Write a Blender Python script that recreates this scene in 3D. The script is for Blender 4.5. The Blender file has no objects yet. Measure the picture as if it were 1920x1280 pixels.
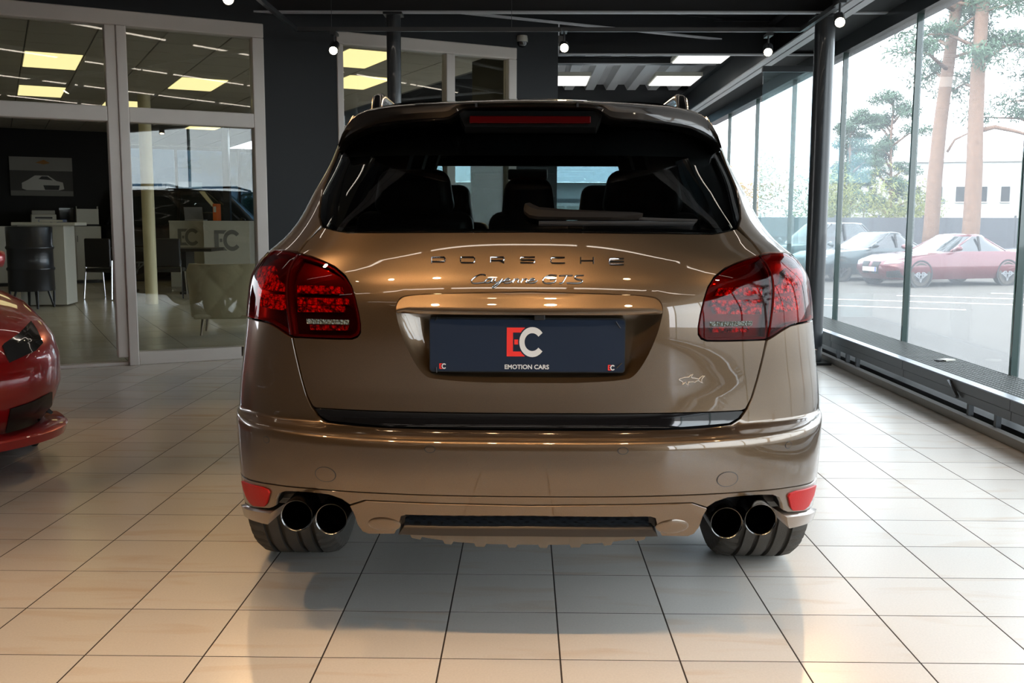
import bpy, bmesh, math, random
import numpy as np
from mathutils import Vector, Matrix, geometry
from mathutils.bvhtree import BVHTree
random.seed(7)
SC = bpy.context.scene
COL = SC.collection

# ------------------------------------------------------------------ camera
FPX, PITCH, YAW, ROLL, TILE = 1850.28, .120304, -.01277, .00376, .3333
CAMH = 3.63159*TILE
def cam_axes():
    cy, sy, cp, sp, cr, sr = math.cos(YAW), math.sin(YAW), math.cos(PITCH), math.sin(PITCH), math.cos(ROLL), math.sin(ROLL)
    f = Vector((sy*cp, cy*cp, -sp)); r = Vector((cy, -sy, 0)); u = r.cross(f)
    return r*cr+u*sr, u*cr-r*sr, f
CR, CU, CF = cam_axes()
CO = Vector((0, 0, CAMH))
cd = bpy.data.cameras.new('camera'); cam = bpy.data.objects.new('camera', cd); COL.objects.link(cam)
cd.sensor_width = 36; cd.lens = 36*FPX/1920; cd.clip_start = .05; cd.clip_end = 400
M = Matrix((CR, CU, -CF)).transposed().to_4x4(); M.translation = CO; cam.matrix_world = M
SC.camera = cam

# ------------------------------------------------------------------ world, sun, exposure
w = bpy.data.worlds.new('sky'); SC.world = w; w.use_nodes = True
nt = w.node_tree; nt.nodes.clear()
wo = nt.nodes.new('ShaderNodeOutputWorld'); bg = nt.nodes.new('ShaderNodeBackground')
sky = nt.nodes.new('ShaderNodeTexSky'); sky.sky_type = 'NISHITA'; sky.sun_disc = False
sky.sun_elevation = math.radians(38); sky.sun_rotation = math.radians(230); sky.air_density = 1.0; sky.dust_density = 3.0; sky.ozone_density = 1.0
hz = nt.nodes.new('ShaderNodeMix'); hz.data_type = 'RGBA'; hz.inputs[0].default_value = .72; hz.inputs[7].default_value = (9.0, 9.3, 9.8, 1)
nt.links.new(sky.outputs[0], hz.inputs[6]); nt.links.new(hz.outputs[2], bg.inputs[0]); nt.links.new(bg.outputs[0], wo.inputs[0])
bg.inputs[1].default_value = .88
sd = bpy.data.lights.new('sun', 'SUN'); sd.energy = 1.3; sd.angle = math.radians(3); sd.color = (1, .93, .82)
sun = bpy.data.objects.new('sun', sd); COL.objects.link(sun); sun.rotation_euler = (math.radians(38), 0, math.radians(-115))
SC.view_settings.view_transform = 'Standard'; SC.view_settings.look = 'None'; SC.view_settings.gamma = 1
SC.view_settings.use_curve_mapping = False; SC.view_settings.exposure = 0.0
SC.cycles.use_denoising = True; SC.cycles.max_bounces = 10; SC.cycles.transparent_max_bounces = 24
SC.cycles.sample_clamp_indirect = 6; SC.cycles.caustics_reflective = False; SC.cycles.caustics_refractive = False

# ------------------------------------------------------------------ pixel helpers (1920x1280 frame)
def ray(px, py): return CF + CR*((px-960)/FPX) - CU*((py-640)/FPX)
def at_z(px, py, z=0.): d = ray(px, py); return CO + d*((z-CAMH)/d.z)
def at_y(px, py, Y): d = ray(px, py); return CO + d*(Y/d.y)
def at_x(px, py, X): d = ray(px, py); return CO + d*(X/d.x)
def at_plane(px, py, p0, n): d = ray(px, py); return CO + d*((Vector(p0)-CO).dot(n)/d.dot(n))

# ------------------------------------------------------------------ materials
MATS = {}
def mat(name, c, rough=.5, metal=0., **k):
    if name in MATS: return MATS[name]
    m = bpy.data.materials.new(name); m.use_nodes = True; MATS[name] = m
    n = m.node_tree; b = n.nodes['Principled BSDF']
    b.inputs['Base Color'].default_value = (*c, 1); b.inputs['Roughness'].default_value = rough; b.inputs['Metallic'].default_value = metal
    if 'coat' in k: b.inputs['Coat Weight'].default_value = k['coat']; b.inputs['Coat Roughness'].default_value = k.get('coat_rough', .03)
    if 'spec' in k: b.inputs['Specular IOR Level'].default_value = k['spec']
    if 'emit' in k: b.inputs['Emission Color'].default_value = (*k.get('emit_col', c), 1); b.inputs['Emission Strength'].default_value = k['emit']
    if 'alpha' in k: b.inputs['Alpha'].default_value = k['alpha']
    if k.get('noise'):
        sc_, amt = k['noise']
        tx = n.nodes.new('ShaderNodeTexNoise'); tx.inputs['Scale'].default_value = sc_; tx.inputs['Detail'].default_value = 4
        tc = n.nodes.new('ShaderNodeTexCoord'); n.links.new(tc.outputs['Object'], tx.inputs['Vector'])
        mx = n.nodes.new('ShaderNodeMix'); mx.data_type = 'RGBA'
        mx.inputs[6].default_value = (*[v*(1-amt) for v in c], 1); mx.inputs[7].default_value = (*[min(1, v*(1+amt)) for v in c], 1)
        n.links.new(tx.outputs['Fac'], mx.inputs[0]); n.links.new(mx.outputs[2], b.inputs['Base Color'])
    if k.get('bump'):
        sc_, st = k['bump'][:2]
        tx = n.nodes.new('ShaderNodeTexVoronoi' if len(k['bump']) > 2 else 'ShaderNodeTexNoise'); tx.inputs['Scale'].default_value = sc_
        tc = n.nodes.new('ShaderNodeTexCoord'); n.links.new(tc.outputs['Object'], tx.inputs['Vector'])
        bp = n.nodes.new('ShaderNodeBump'); bp.inputs['Strength'].default_value = st; bp.inputs['Distance'].default_value = .01
        n.links.new(tx.outputs[0], bp.inputs['Height']); n.links.new(bp.outputs[0], b.inputs['Normal'])
    return m
def glass(name, tint=(.9, .95, .93), refl=1.0, haze=0., rough=0., haze_col=(.9, .95, 1)):
    """thin pane: tinted see-through plus a mirror coat by Fresnel, optionally a pale veil for dust and window glare"""
    if name in MATS: return MATS[name]
    m = bpy.data.materials.new(name); m.use_nodes = True; MATS[name] = m
    n = m.node_tree; n.nodes.clear(); o = n.nodes.new('ShaderNodeOutputMaterial')
    tr = n.nodes.new('ShaderNodeBsdfTransparent'); tr.inputs[0].default_value = (*tint, 1)
    gl = n.nodes.new('ShaderNodeBsdfGlossy'); gl.inputs['Roughness'].default_value = rough; gl.inputs[0].default_value = (refl, refl, refl, 1)
    lw = n.nodes.new('ShaderNodeLayerWeight'); lw.inputs[0].default_value = .5
    pw_ = n.nodes.new('ShaderNodeMath'); pw_.operation = 'POWER'; pw_.inputs[1].default_value = 5; n.links.new(lw.outputs['Facing'], pw_.inputs[0])
    fr = n.nodes.new('ShaderNodeMath'); fr.operation = 'MULTIPLY_ADD'; fr.inputs[1].default_value = .957; fr.inputs[2].default_value = .043; n.links.new(pw_.outputs[0], fr.inputs[0])
    mx = n.nodes.new('ShaderNodeMixShader')
    n.links.new(fr.outputs[0], mx.inputs[0]); n.links.new(tr.outputs[0], mx.inputs[1]); n.links.new(gl.outputs[0], mx.inputs[2])
    last = mx
    if haze:
        tl = n.nodes.new('ShaderNodeBsdfTranslucent'); tl.inputs[0].default_value = (*haze_col, 1)
        m2 = n.nodes.new('ShaderNodeMixShader')
        tx = n.nodes.new('ShaderNodeTexNoise'); tx.inputs['Scale'].default_value = 1.1; tc = n.nodes.new('ShaderNodeTexCoord')
        mp = n.nodes.new('ShaderNodeMapping'); mp.inputs['Scale'].default_value = (1, 1.2, .25)
        n.links.new(tc.outputs['Object'], mp.inputs[0]); n.links.new(mp.outputs[0], tx.inputs[0])
        mr = n.nodes.new('ShaderNodeMapRange'); mr.inputs[3].default_value = haze*.75; mr.inputs[4].default_value = haze*1.25
        n.links.new(tx.outputs['Fac'], mr.inputs[0]); n.links.new(mr.outputs[0], m2.inputs[0])
        n.links.new(mx.outputs[0], m2.inputs[1]); n.links.new(tl.outputs[0], m2.inputs[2]); last = m2
    n.links.new(last.outputs[0], o.inputs[0]); return m
def emit(name, c, s): return mat(name, c, .5, 0, emit=s)

def paint(name, c, metal=.55, rough=.38, flake=True, coat=1.):
    m = mat(name, c, rough, metal, coat=coat, coat_rough=.015)
    if flake:
        n = m.node_tree; b = n.nodes['Principled BSDF']
        v = n.nodes.new('ShaderNodeTexNoise'); v.inputs['Scale'].default_value = 900
        tc = n.nodes.new('ShaderNodeTexCoord'); n.links.new(tc.outputs['Object'], v.inputs['Vector'])
        mx = n.nodes.new('ShaderNodeMix'); mx.data_type = 'RGBA'
        mx.inputs[6].default_value = (*[x*.7 for x in c], 1); mx.inputs[7].default_value = (*[x*1.3 for x in c], 1)
        n.links.new(v.outputs['Fac'], mx.inputs[0]); n.links.new(mx.outputs[2], b.inputs['Base Color'])
    return m

M_PAINT = paint('brown_metallic_paint', (.128, .085, .049), .72, .32)
M_PAINT.node_tree.nodes['Principled BSDF'].inputs['Coat IOR'].default_value = 1.72
M_BLACK = mat('black_plastic', (.012, .012, .013), .45)
M_GLOSSBLK = mat('gloss_black', (.006, .006, .007), .05, 0, coat=1)
M_CHROME = mat('chrome', (.75, .76, .8), .08, 1)
M_DKCHROME = mat('black_chrome', (.16, .155, .15), .16, 1)
M_RUBBER = mat('tyre_rubber', (.07, .064, .056), .7, 0, spec=.25, bump=(180, .12))
M_INNER = mat('dark_interior', (.010, .009, .010), .75)
M_LEATHER = mat('black_leather', (.014, .013, .014), .42)
M_CARGLASS = glass('tinted_car_glass', (.30, .34, .34))
M_WSHIELD = glass('windshield_glass', (.80, .86, .84), .7)
M_SIDEGLASS = glass('privacy_glass', (.004, .0045, .005))
M_STEEL = mat('black_steel', (.018, .021, .024), .35, 0, coat=.3)
M_BEAM = mat('dark_grey_beam_paint', (.016, .017, .019), .4)
M_FLANGE = mat('daylit_flange_paint', (.55, .56, .58), .4)  # made light to carry the daylight that the lower flanges catch
M_CEIL = mat('black_ceiling', (.005, .0055, .006), .7)
M_DARKWALL = mat('anthracite_wall', (.0042, .0055, .007), .65, 0, noise=(3, .15))
M_FRAME = mat('white_frame', (.62, .57, .52), .4, 0, noise=(6, .05))
M_WHITE = mat('white_laminate', (.55, .53, .46), .45)
M_CREAM = mat('cream_paint', (.62, .55, .36), .5)
M_GREY = mat('grey_metal', (.085, .09, .098), .4, .3)

# ------------------------------------------------------------------ mesh helpers
def tag(o, label=None, cat=None, group=None, kind=None):
    if label: o['label'] = label
    if cat: o['category'] = cat
    if group: o['group'] = group
    if kind: o['kind'] = kind
    return o
def thing(name, label, cat, loc=(0, 0, 0), rz=0., group=None):
    o = bpy.data.objects.new(name, None); COL.objects.link(o); o.location = loc; o.rotation_euler = (0, 0, rz)
    o.empty_display_size = .1
    return tag(o, label, cat, group)
def mesh_obj(name, verts, faces, m, parent=None, smooth=False, bevel=0., mats=None, fm=None):
    me = bpy.data.meshes.new(name); me.from_pydata([tuple(v) for v in verts], [], faces)
    for mm in (mats or [m]): me.materials.append(mm)
    if fm: me.polygons.foreach_set('material_index', fm)
    if smooth: me.polygons.foreach_set('use_smooth', [True]*len(me.polygons))
    me.validate(); me.update()
    o = bpy.data.objects.new(name, me); COL.objects.link(o)
    if parent: o.parent = parent
    if bevel:
        b = o.modifiers.new('bevel', 'BEVEL'); b.width = bevel; b.segments = 2; b.limit_method = 'ANGLE'; b.angle_limit = .6
    return o
class MB:
    def __init__(s): s.v = []; s.f = []
    def add(s, vs, fs):
        n = len(s.v); s.v += [Vector(v) for v in vs]; s.f += [tuple(i+n for i in f) for f in fs]; return s
    def box(s, c, d, mx=None):
        vs = [Vector((x*d[0]/2, y*d[1]/2, z*d[2]/2)) for z in (-1, 1) for y in (-1, 1) for x in (-1, 1)]
        if mx: vs = [mx @ v for v in vs]
        c = Vector(c)
        return s.add([v+c for v in vs], [(0, 2, 3, 1), (4, 5, 7, 6), (0, 1, 5, 4), (2, 6, 7, 3), (0, 4, 6, 2), (1, 3, 7, 5)])
    def box2(s, a, b): return s.box([(a[i]+b[i])/2 for i in range(3)], [abs(b[i]-a[i]) for i in range(3)])
    def tube(s, pts, rad, n=10, cap=True):
        pts = [Vector(p) for p in pts]; rs = rad if hasattr(rad, '__len__') else [rad]*len(pts)
        rings = []; up = None
        for i, p in enumerate(pts):
            t = (pts[min(i+1, len(pts)-1)]-pts[max(i-1, 0)]).normalized()
            if up is None: up = Vector((0, 0, 1)) if abs(t.z) < .9 else Vector((1, 0, 0))
            a = t.cross(up).normalized(); b = a.cross(t).normalized(); up = b
            rings.append([p + (a*math.cos(q)+b*math.sin(q))*rs[i] for q in [2*math.pi*k/n for k in range(n)]])
        return s.loft(rings, True, cap)
    def loft(s, rings, closed=True, cap=False):
        n = len(rings[0]); vs = [v for r in rings for v in r]; fs = []
        for i in range(len(rings)-1):
            for k in range(n if closed else n-1):
                a = i*n+k; b = i*n+(k+1) % n; fs.append((a, b, b+n, a+n))
        if cap: fs += [tuple(range(n-1, -1, -1)), tuple(range((len(rings)-1)*n, len(rings)*n))]
        return s.add(vs, fs)
    def lathe(s, prof, n=24, o=(0, 0, 0), axis='z'):
        rings = []
        for r, h in prof:
            ring = []
            for k in range(n):
                a = 2*math.pi*k/n; x, y = r*math.cos(a), r*math.sin(a)
                p = {'z': (x, y, h), 'x': (h, x, y), 'y': (x, h, y)}[axis]
                ring.append(Vector(p)+Vector(o))
            rings.append(ring)
        return s.loft(rings, True, False)
    def quad(s, a, b, c, d): return s.add([a, b, c, d], [(0, 1, 2, 3)])
    def build(s, name, m, parent=None, smooth=False, bevel=0.): return mesh_obj(name, s.v, s.f, m, parent, smooth, bevel)
def struct(o, kind='structure'): o['kind'] = kind; return o
def copy_tree(o, parent=None):
    c = o.copy(); COL.objects.link(c); c.parent = parent
    for ch in list(o.children): copy_tree(ch, c)
    return c
def shade_auto(o, ang=.6):
    me = o.data
    me.polygons.foreach_set('use_smooth', [True]*len(me.polygons))
    try: me.set_sharp_from_angle(angle=ang)
    except Exception: pass
    return o
def text_mesh(name, s, size, m, parent, mx, ext=.0008, align='CENTER', squash=1., bold=0.):
    cu = bpy.data.curves.new(name, 'FONT'); cu.body = s; cu.size = size; cu.align_x = align; cu.align_y = 'CENTER'; cu.extrude = ext; cu.offset = bold; cu.resolution_u = 4
    t = bpy.data.objects.new(name, cu); COL.objects.link(t)
    bpy.context.view_layer.update()
    me = bpy.data.meshes.new_from_object(t.evaluated_get(bpy.context.evaluated_depsgraph_get()))
    bpy.data.objects.remove(t); me.materials.clear(); me.materials.append(m)
    for v in me.vertices: v.co.x *= squash
    me.transform(mx)
    o = bpy.data.objects.new(name, me); COL.objects.link(o); o.parent = parent; return o

# ================================================================== ROOM
WA = math.radians(28.2); E1 = Vector((math.cos(WA), math.sin(WA), 0)); E2 = Vector((-math.sin(WA), math.cos(WA), 0))
WO = Vector((-3.338, 8.248, 0)); WN = E2
def wl(a, b, z): return WO + E1*a + E2*b + Vector((0, 0, z))          # office frame: along the diagonal wall, into the office, up
def on_wall(px, py, b=0.): p = at_plane(px, py, WO+E2*b, WN); d = p-WO; return d.dot(E1), p.z
RW = Matrix.Rotation(WA, 3, 'Z')
GX = 3.14                                                              # plane of the big glazing

def tile_material(name, base, streak, size, ox, oy, rot=0.):
    m = mat(name, base, .22, 0, spec=.45); n = m.node_tree; b = n.nodes['Principled BSDF']; L = n.links
    g = n.nodes.new('ShaderNodeNewGeometry'); mp = n.nodes.new('ShaderNodeMapping'); mp.inputs['Rotation'].default_value = (0, 0, -rot)
    L.new(g.outputs['Position'], mp.inputs[0])
    ad = n.nodes.new('ShaderNodeVectorMath'); ad.operation = 'SUBTRACT'; ad.inputs[1].default_value = (ox, oy, 0)
    dv = n.nodes.new('ShaderNodeVectorMath'); dv.operation = 'SCALE'; dv.inputs['Scale'].default_value = 1/size
    fl = n.nodes.new('ShaderNodeVectorMath'); fl.operation = 'FLOOR'
    L.new(mp.outputs[0], ad.inputs[0]); L.new(ad.outputs[0], dv.inputs[0]); L.new(dv.outputs[0], fl.inputs[0])
    sp = n.nodes.new('ShaderNodeSeparateXYZ'); L.new(fl.outputs[0], sp.inputs[0])
    cb = n.nodes.new('ShaderNodeCombineXYZ'); L.new(sp.outputs[0], cb.inputs[0]); L.new(sp.outputs[1], cb.inputs[1])
    wn = n.nodes.new('ShaderNodeTexWhiteNoise'); wn.noise_dimensions = '3D'; L.new(cb.outputs[0], wn.inputs['Vector'])
    off = n.nodes.new('ShaderNodeVectorMath'); off.operation = 'MULTIPLY_ADD'; off.inputs[1].default_value = (40, 40, 40)
    L.new(wn.outputs['Color'], off.inputs[0]); L.new(mp.outputs[0], off.inputs[2])
    m2 = n.nodes.new('ShaderNodeMapping'); m2.inputs['Scale'].default_value = (1.8, 10, 1); L.new(off.outputs[0], m2.inputs[0])
    nz = n.nodes.new('ShaderNodeTexNoise'); nz.inputs['Scale'].default_value = 1.; nz.inputs['Detail'].default_value = 5; nz.inputs['Distortion'].default_value = .6
    L.new(m2.outputs[0], nz.inputs['Vector'])
    r = n.nodes.new('ShaderNodeMapRange'); r.inputs[1].default_value = .55; r.inputs[2].default_value = .78; L.new(nz.outputs['Fac'], r.inputs[0])
    mx = n.nodes.new('ShaderNodeMix'); mx.data_type = 'RGBA'; mx.inputs[6].default_value = (*base, 1); mx.inputs[7].default_value = (*streak, 1)
    L.new(r.outputs[0], mx.inputs[0])
    hs = n.nodes.new('ShaderNodeHueSaturation'); vr = n.nodes.new('ShaderNodeMapRange'); vr.inputs[3].default_value = .93; vr.inputs[4].default_value = 1.05
    L.new(wn.outputs['Value'], vr.inputs[0]); L.new(vr.outputs[0], hs.inputs['Value']); L.new(mx.outputs[2], hs.inputs['Color'])
    fine = n.nodes.new('ShaderNodeTexNoise'); fine.inputs['Scale'].default_value = 160; fine.inputs['Detail'].default_value = 3; L.new(g.outputs['Position'], fine.inputs['Vector'])
    fr = n.nodes.new('ShaderNodeMapRange'); fr.inputs[3].default_value = .9; fr.inputs[4].default_value = 1.08; L.new(fine.outputs['Fac'], fr.inputs[0])
    h2 = n.nodes.new('ShaderNodeHueSaturation'); L.new(fr.outputs[0], h2.inputs['Value']); L.new(hs.outputs[0], h2.inputs['Color'])
    L.new(h2.outputs[0], b.inputs['Base Color'])
    r2 = n.nodes.new('ShaderNodeMapRange'); r2.inputs[3].default_value = .22; r2.inputs[4].default_value = .27; L.new(nz.outputs['Fac'], r2.inputs[0]); L.new(r2.outputs[0], b.inputs['Roughness'])
    return m
TX0, TY0 = .31286*TILE, 7.88486*TILE
M_TILE = tile_material('marble_tile', (.76, .71, .645), (.68, .55, .43), TILE, TX0, TY0)
M_OTILE = tile_material('office_tile', (.58, .53, .43), (.50, .44, .34), .62, 0, 0, WA)
M_GROUT = mat('brown_grout', (.04, .026, .017), .9)

floor = struct(MB().box2((-9, -9, -.12), (3.3, 30, -.0005)).build('floor', M_GROUT))
def tile_geo(sz, gap, th=.0085, bv=.0002):
    h = sz/2-gap/2; vs = []; fs = []
    for z, e in ((-th, 0), (-bv, 0), (0, bv)): vs += [(-h+e, -h+e, z), (h-e, -h+e, z), (h-e, h-e, z), (-h+e, h-e, z)]
    for i in (0, 1):
        for k in range(4): fs.append((i*4+k, i*4+(k+1) % 4, i*4+4+(k+1) % 4, i*4+4+k))
    fs.append((8, 9, 10, 11)); return vs, fs
def in_view(p, mg=60):
    d = p-CO; z = d.dot(CF)
    if z < .3: return False
    x = 960+FPX*d.dot(CR)/z; y = 640-FPX*d.dot(CU)/z
    return -mg < x < 1920+mg and -mg < y < 1280+mg
def lay_tiles(parent, name, cells, geo, m, rot, limit):
    vs, fs = geo; me = bpy.data.meshes.new(name); me.from_pydata(vs, [], fs); me.materials.append(m)
    seen = sorted([c for c in cells if in_view(c)], key=lambda c: (c-CO).length)[:limit]
    ids = set(id(c) for c in seen)
    for c in seen:
        o = bpy.data.objects.new(name, me); COL.objects.link(o); o.parent = parent; o.location = c; o.rotation_euler = (0, 0, rot)
    rest = MB(); R3 = Matrix.Rotation(rot, 3, 'Z')
    for c in cells:
        if id(c) not in ids: rest.add([R3 @ Vector(v)+c for v in vs], fs)
    if rest.v: o = rest.build(name+'_field', m, parent); o['kind'] = 'stuff'
cells = []
for i in range(-27, 9):
    for j in range(-34, 58):
        c = Vector((TX0+(i+.5)*TILE, TY0+(j+.5)*TILE, 0))
        d = c-WO; a, b = d.dot(E1), d.dot(E2)
        if c.x > 2.70 or (b > .1 and a < 3.95) or c.y > 17.2 or c.y < -8.9: continue
        if c.x < -8.8: continue
        cells.append(c)
lay_tiles(floor, 'floor_tile', cells, tile_geo(TILE, .0048), M_TILE, 0, 300)
ocells = []
for i in range(-8, 12):
    for j in range(0, 32):
        c = wl((i+.5)*.62, .07+(j+.5)*.62, .001)
        if c.x > 2.5 or c.y > 29 or (c-WO).dot(E1) > 4.0: continue
        ocells.append(c)
lay_tiles(floor, 'office_tile', ocells, tile_geo(.62, .006), M_OTILE, WA, 260)

# ---- diagonal wall with the white framed windows of the office
wall = thing('wall_left', None, None); struct(wall)
FT = 2.9                                                               # top of the frames
def wbox(a0, a1, z0, z1, b0=-.06, b1=.12):
    m = MB(); m.box(wl((a0+a1)/2, (b0+b1)/2, (z0+z1)/2), (a1-a0, b1-b0, z1-z0), RW); return m
A_L = -1.1                                                             # left end of the wall, out of frame
aw1 = on_wall(499, 400)[0]; aw2 = on_wall(629, 200)[0]; aw3 = on_wall(963, 200)[0]; aw4 = on_wall(1040, 200)[0]
for nm, a0, a1, z0, z1 in (('wall_panel', A_L, aw4, FT, 3.35), ('wall_panel', aw1, aw2, 0, FT), ('wall_panel', aw3, aw4, 0, FT)):
    wbox(a0, a1, z0, z1).build(nm, M_DARKWALL, wall)
def frame_bar(a0, a1, z0, z1, name, parent, dep=.07):
    return wbox(a0, a1, z0, z1, -dep, .05).build(name, M_FRAME, parent, bevel=.008)
M_OGLASS = glass('office_window_glass', (.93, .94, .91), 1.0)
def pane(a0, a1, z0, z1, parent, b=0.): 
    m = MB(); m.box(wl((a0+a1)/2, b, (z0+z1)/2), (a1-a0, .012, z1-z0), RW); return m.build('pane', M_OGLASS, parent)
zt = 2.42; zt0 = on_wall(300, 233)[1]; zt1 = on_wall(300, 205)[1]      # transom
am0, am1, am2 = on_wall(213, 400)[0], on_wall(229, 400)[0], on_wall(248, 400)[0]
w1 = thing('window_1', None, None); struct(w1)
for a0, a1, z0, z1 in ((A_L, aw1, FT-.12, FT), (am0-.02, am1, 0.07, FT-.12), (am1, am2, 0, FT-.12), (A_L, am0-.02, zt0, zt1), (am2, aw1-.1, zt0, zt1), (aw1-.1, aw1, 0, FT-.12), (am2, aw1-.1, .0, .11)):
    frame_bar(a0, a1, z0, z1, 'window_frame', w1, .07 if a0 != am1 else .085)
frame_bar(A_L, am1, 0, .03, 'threshold', w1, .05)
pane(A_L, am0-.02, zt1, FT-.12, w1); pane(am2, aw1-.1, zt1, FT-.12, w1); pane(am2, aw1-.1, .11, zt0, w1)
w2 = thing('window_2', None, None); struct(w2)
ac0, ac1 = on_wall(832, 150)[0], on_wall(848, 150)[0]; zz = on_wall(640, 236)[1]
for a0, a1, z0, z1 in ((aw2, aw3, FT-.11, FT), (aw2, aw2+.06, 0, FT-.11), (aw3-.09, aw3, 0, FT-.11), (ac0, ac1, 0, FT-.11), (aw2+.06, ac0, zz-.1, zz), (ac1, aw3-.09, zz-.1, zz), (aw2+.06, ac0, 0, .1), (ac1, aw3-.09, 0, .1)):
    frame_bar(a0, a1, z0, z1, 'window_frame', w2)
for a0, a1 in ((aw2+.06, ac0), (ac1, aw3-.09)): pane(a0, a1, .1, zz-.1, w2); pane(a0, a1, zz, FT-.11, w2)
# return of the dark wall at its end, hall side
rw = MB(); p = wl(aw4, .03, 0); rw.box((p.x-.06, p.y+.55, 1.675), (.16, 1.2, 3.35)); rw.build('wall_return', M_DARKWALL, wall)

# ---- ceiling: black deck and steel beams
struct(MB().box2((-9, -9, 3.35), (3.45, 10.95, 3.45)).build('ceiling', M_CEIL))
def ibeam(name, a, b, h=.26, wd=.17, zb=2.95, ft=.014, m=None):
    a = Vector(a); b = Vector(b); L = (b-a).length; ang = math.atan2((b-a).y, (b-a).x); R3 = Matrix.Rotation(ang, 3, 'Z'); c = (a+b)/2
    root = thing(name, None, None, (c.x, c.y, zb), ang); struct(root)
    MB().box((0, 0, h/2), (L, .012, h)).build('web', M_BEAM, root)
    MB().box((0, 0, ft/2), (L, wd, ft)).build('flange', m or M_FLANGE, root); MB().box((0, 0, h-ft/2), (L, wd, ft)).build('flange', M_BEAM, root)
    return root
ibeam('trim_1', (2.62, -8.5), (2.62, 17), .36, .17, 2.93)
ibeam('trim_2', (-6, 8.75), (3.3, 8.75), .34, .07, 2.99)
ibeam('trim_3', (.35, 10.7), (3.3, 10.7), .36, .06, 2.96)
ibeam('trim_4', (-3.6, 7.9), (3.1, 11.25), .22, .06, 3.12)
ibeam('trim_5', (-6, 3.2), (3.3, 3.2), .34, .15, 2.99)
ibeam('trim_6', (-6, -2.6), (3.3, -2.6), .34, .15, 2.99)
ibeam('trim_7', (.35, 13.6), (3.3, 13.6), .10, .10, 3.31)
struct(MB().box2((2.75, -9, 3.0), (3.45, 17.2, 3.34)).build('ceiling_edge', M_CEIL))
struct(MB().box2((GX-.06, -9, 2.86), (GX+.1, 17.2, 3.0)).build('trim_8', M_STEEL))

# ---- hall beyond: bright trapezoid steel deck, light boxes, header and far glazing
deck = MB(); zd = 3.42; prof = [(0, 0), (.14, 0), (.19, .09), (.30, .09), (.35, 0)]
x = .3; row = []
while x < 3.3:
    for dx, dz in prof[:-1]: row.append((x+dx, zd+dz))
    x += .35
deck.loft([[Vector((a, y, z)) for a, z in row] for y in (10.95, 17.2)], False)
struct(deck.build('ceiling_deck', mat('galvanised_steel', (.55, .56, .58), .4, .25)))
M_LBOX = emit('cool_light_box', (1, .98, .95), 1.1)
def light_box(p0, sx, sy, lbl):
    t = thing('ceiling_light', lbl, 'lamp', p0, 0, 'light boxes under the steel deck')
    MB().box((0, 0, .03), (sx, sy, .05)).build('housing', M_WHITE, t); MB().box((0, 0, 0), (sx-.04, sy-.04, .012)).build('diffuser', M_LBOX, t)
for px, py, lb in ((1318, 107, 'flat white light box under the steel deck, beside the long beam'), (1264, 152, 'flat white light box under the steel deck, above the roof rail of the SUV'), (1062, 152, 'flat white light box under the steel deck, next to the dark office wall')):
    light_box(at_z(px, py, 3.12), .62, .9, lb)
struct(MB().box2((-2.1, 17.0, 3.12), (3.3, 17.2, 3.6)).build('wall_back', M_BEAM))
w5 = thing('window_5', None, None, (0, 17.1, 0)); struct(w5)
for xx in (-2.0, -.9, .35, 1.75, 3.1): MB().box((xx, 0, 1.56), (.07, .1, 3.12)).build('mullion', M_STEEL, w5)
for zz_ in (.05, 3.07, .95): MB().box((.55, 0, zz_), (5.1, .09, .07)).build('rail', M_STEEL, w5)
M_FGLASS = glass('far_glass', (.62, .72, .76), .8, .01)
for a, b in ((-2.0, -.9), (-.9, .35), (.35, 1.75), (1.75, 3.1)): MB().box(((a+b)/2, 0, 1.56), (b-a-.07, .012, 3.0)).build('pane', M_FGLASS, w5)

# ---- steel columns
def column(name, x, y, r, h, lbl):
    t = thing(name, lbl, 'column', (x, y, 0)); t['kind'] = 'structure'; del t['category']
    shade_auto(MB().lathe([(0, .0), (r, .0), (r, h), (0, h)], 28).build('shaft', M_STEEL, t))
    MB().box((0, 0, .011), (r*3.2, r*3.2, .02)).build('base_plate', M_STEEL, t); MB().box((0, 0, h-.012), (r*2.6, r*2.6, .02)).build('cap_plate', M_STEEL, t)
p = at_x(1537, 300, 2.5); column('column_1', 2.5, p.y, .083, 2.93, None)
p = at_y(739, 150, 8.75); column('column_2', p.x, 8.75, .062, 2.99, None)

# ---- the long glazing on the right, glass fins at the joints
w3 = thing('window_3', None, None, (GX, 0, 0)); struct(w3)
M_GLAZ = glass('veiled_glazing', (.92, .95, .95), .75, .055)  # translucent veil stands for dust and for the washed-out glare
M_FIN = mat('glass_edge', (.02, .055, .05), .15, 0, coat=1)
M_FING = mat('glass_edge_light', (.35, .55, .52), .2, 0, coat=1)
ys = [6.26-1.83*k for k in range(5, 0, -1)]+[6.26+1.83*k for k in range(0, 6)]
for a, b in zip(ys[:-1], ys[1:]): MB().box((0, (a+b)/2, 1.46), (.016, b-a-.03, 2.82)).build('pane', M_GLAZ, w3)
for a in ys:
    MB().box((-.02, a, 1.46), (.05, .015, 2.82)).build('joint', M_FIN, w3); MB().box((-.025, a+.019, 1.46), (.035, .016, 2.82)).build('joint_edge', M_FING, w3)
MB().box((0, 6.2, .035), (.08, 20, .05)).build('sill_rail', M_STEEL, w3)
# a loose glass screen standing beside the column
gs = thing('glass_screen', 'frameless glass screen hung beside the steel column', 'screen', (2.5, 10.7, .0))
MB().box((.28, 0, 1.4), (.56, .012, 2.8)).build('pane', glass('screen_glass', (.72, .82, .82), .9, .06), gs); MB().box((.28, 0, 2.82), (.58, .05, .06)).build('rail', M_STEEL, gs)
MB().box((.28, 0, .02), (.58, .05, .04)).build('shoe', M_STEEL, gs)

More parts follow.
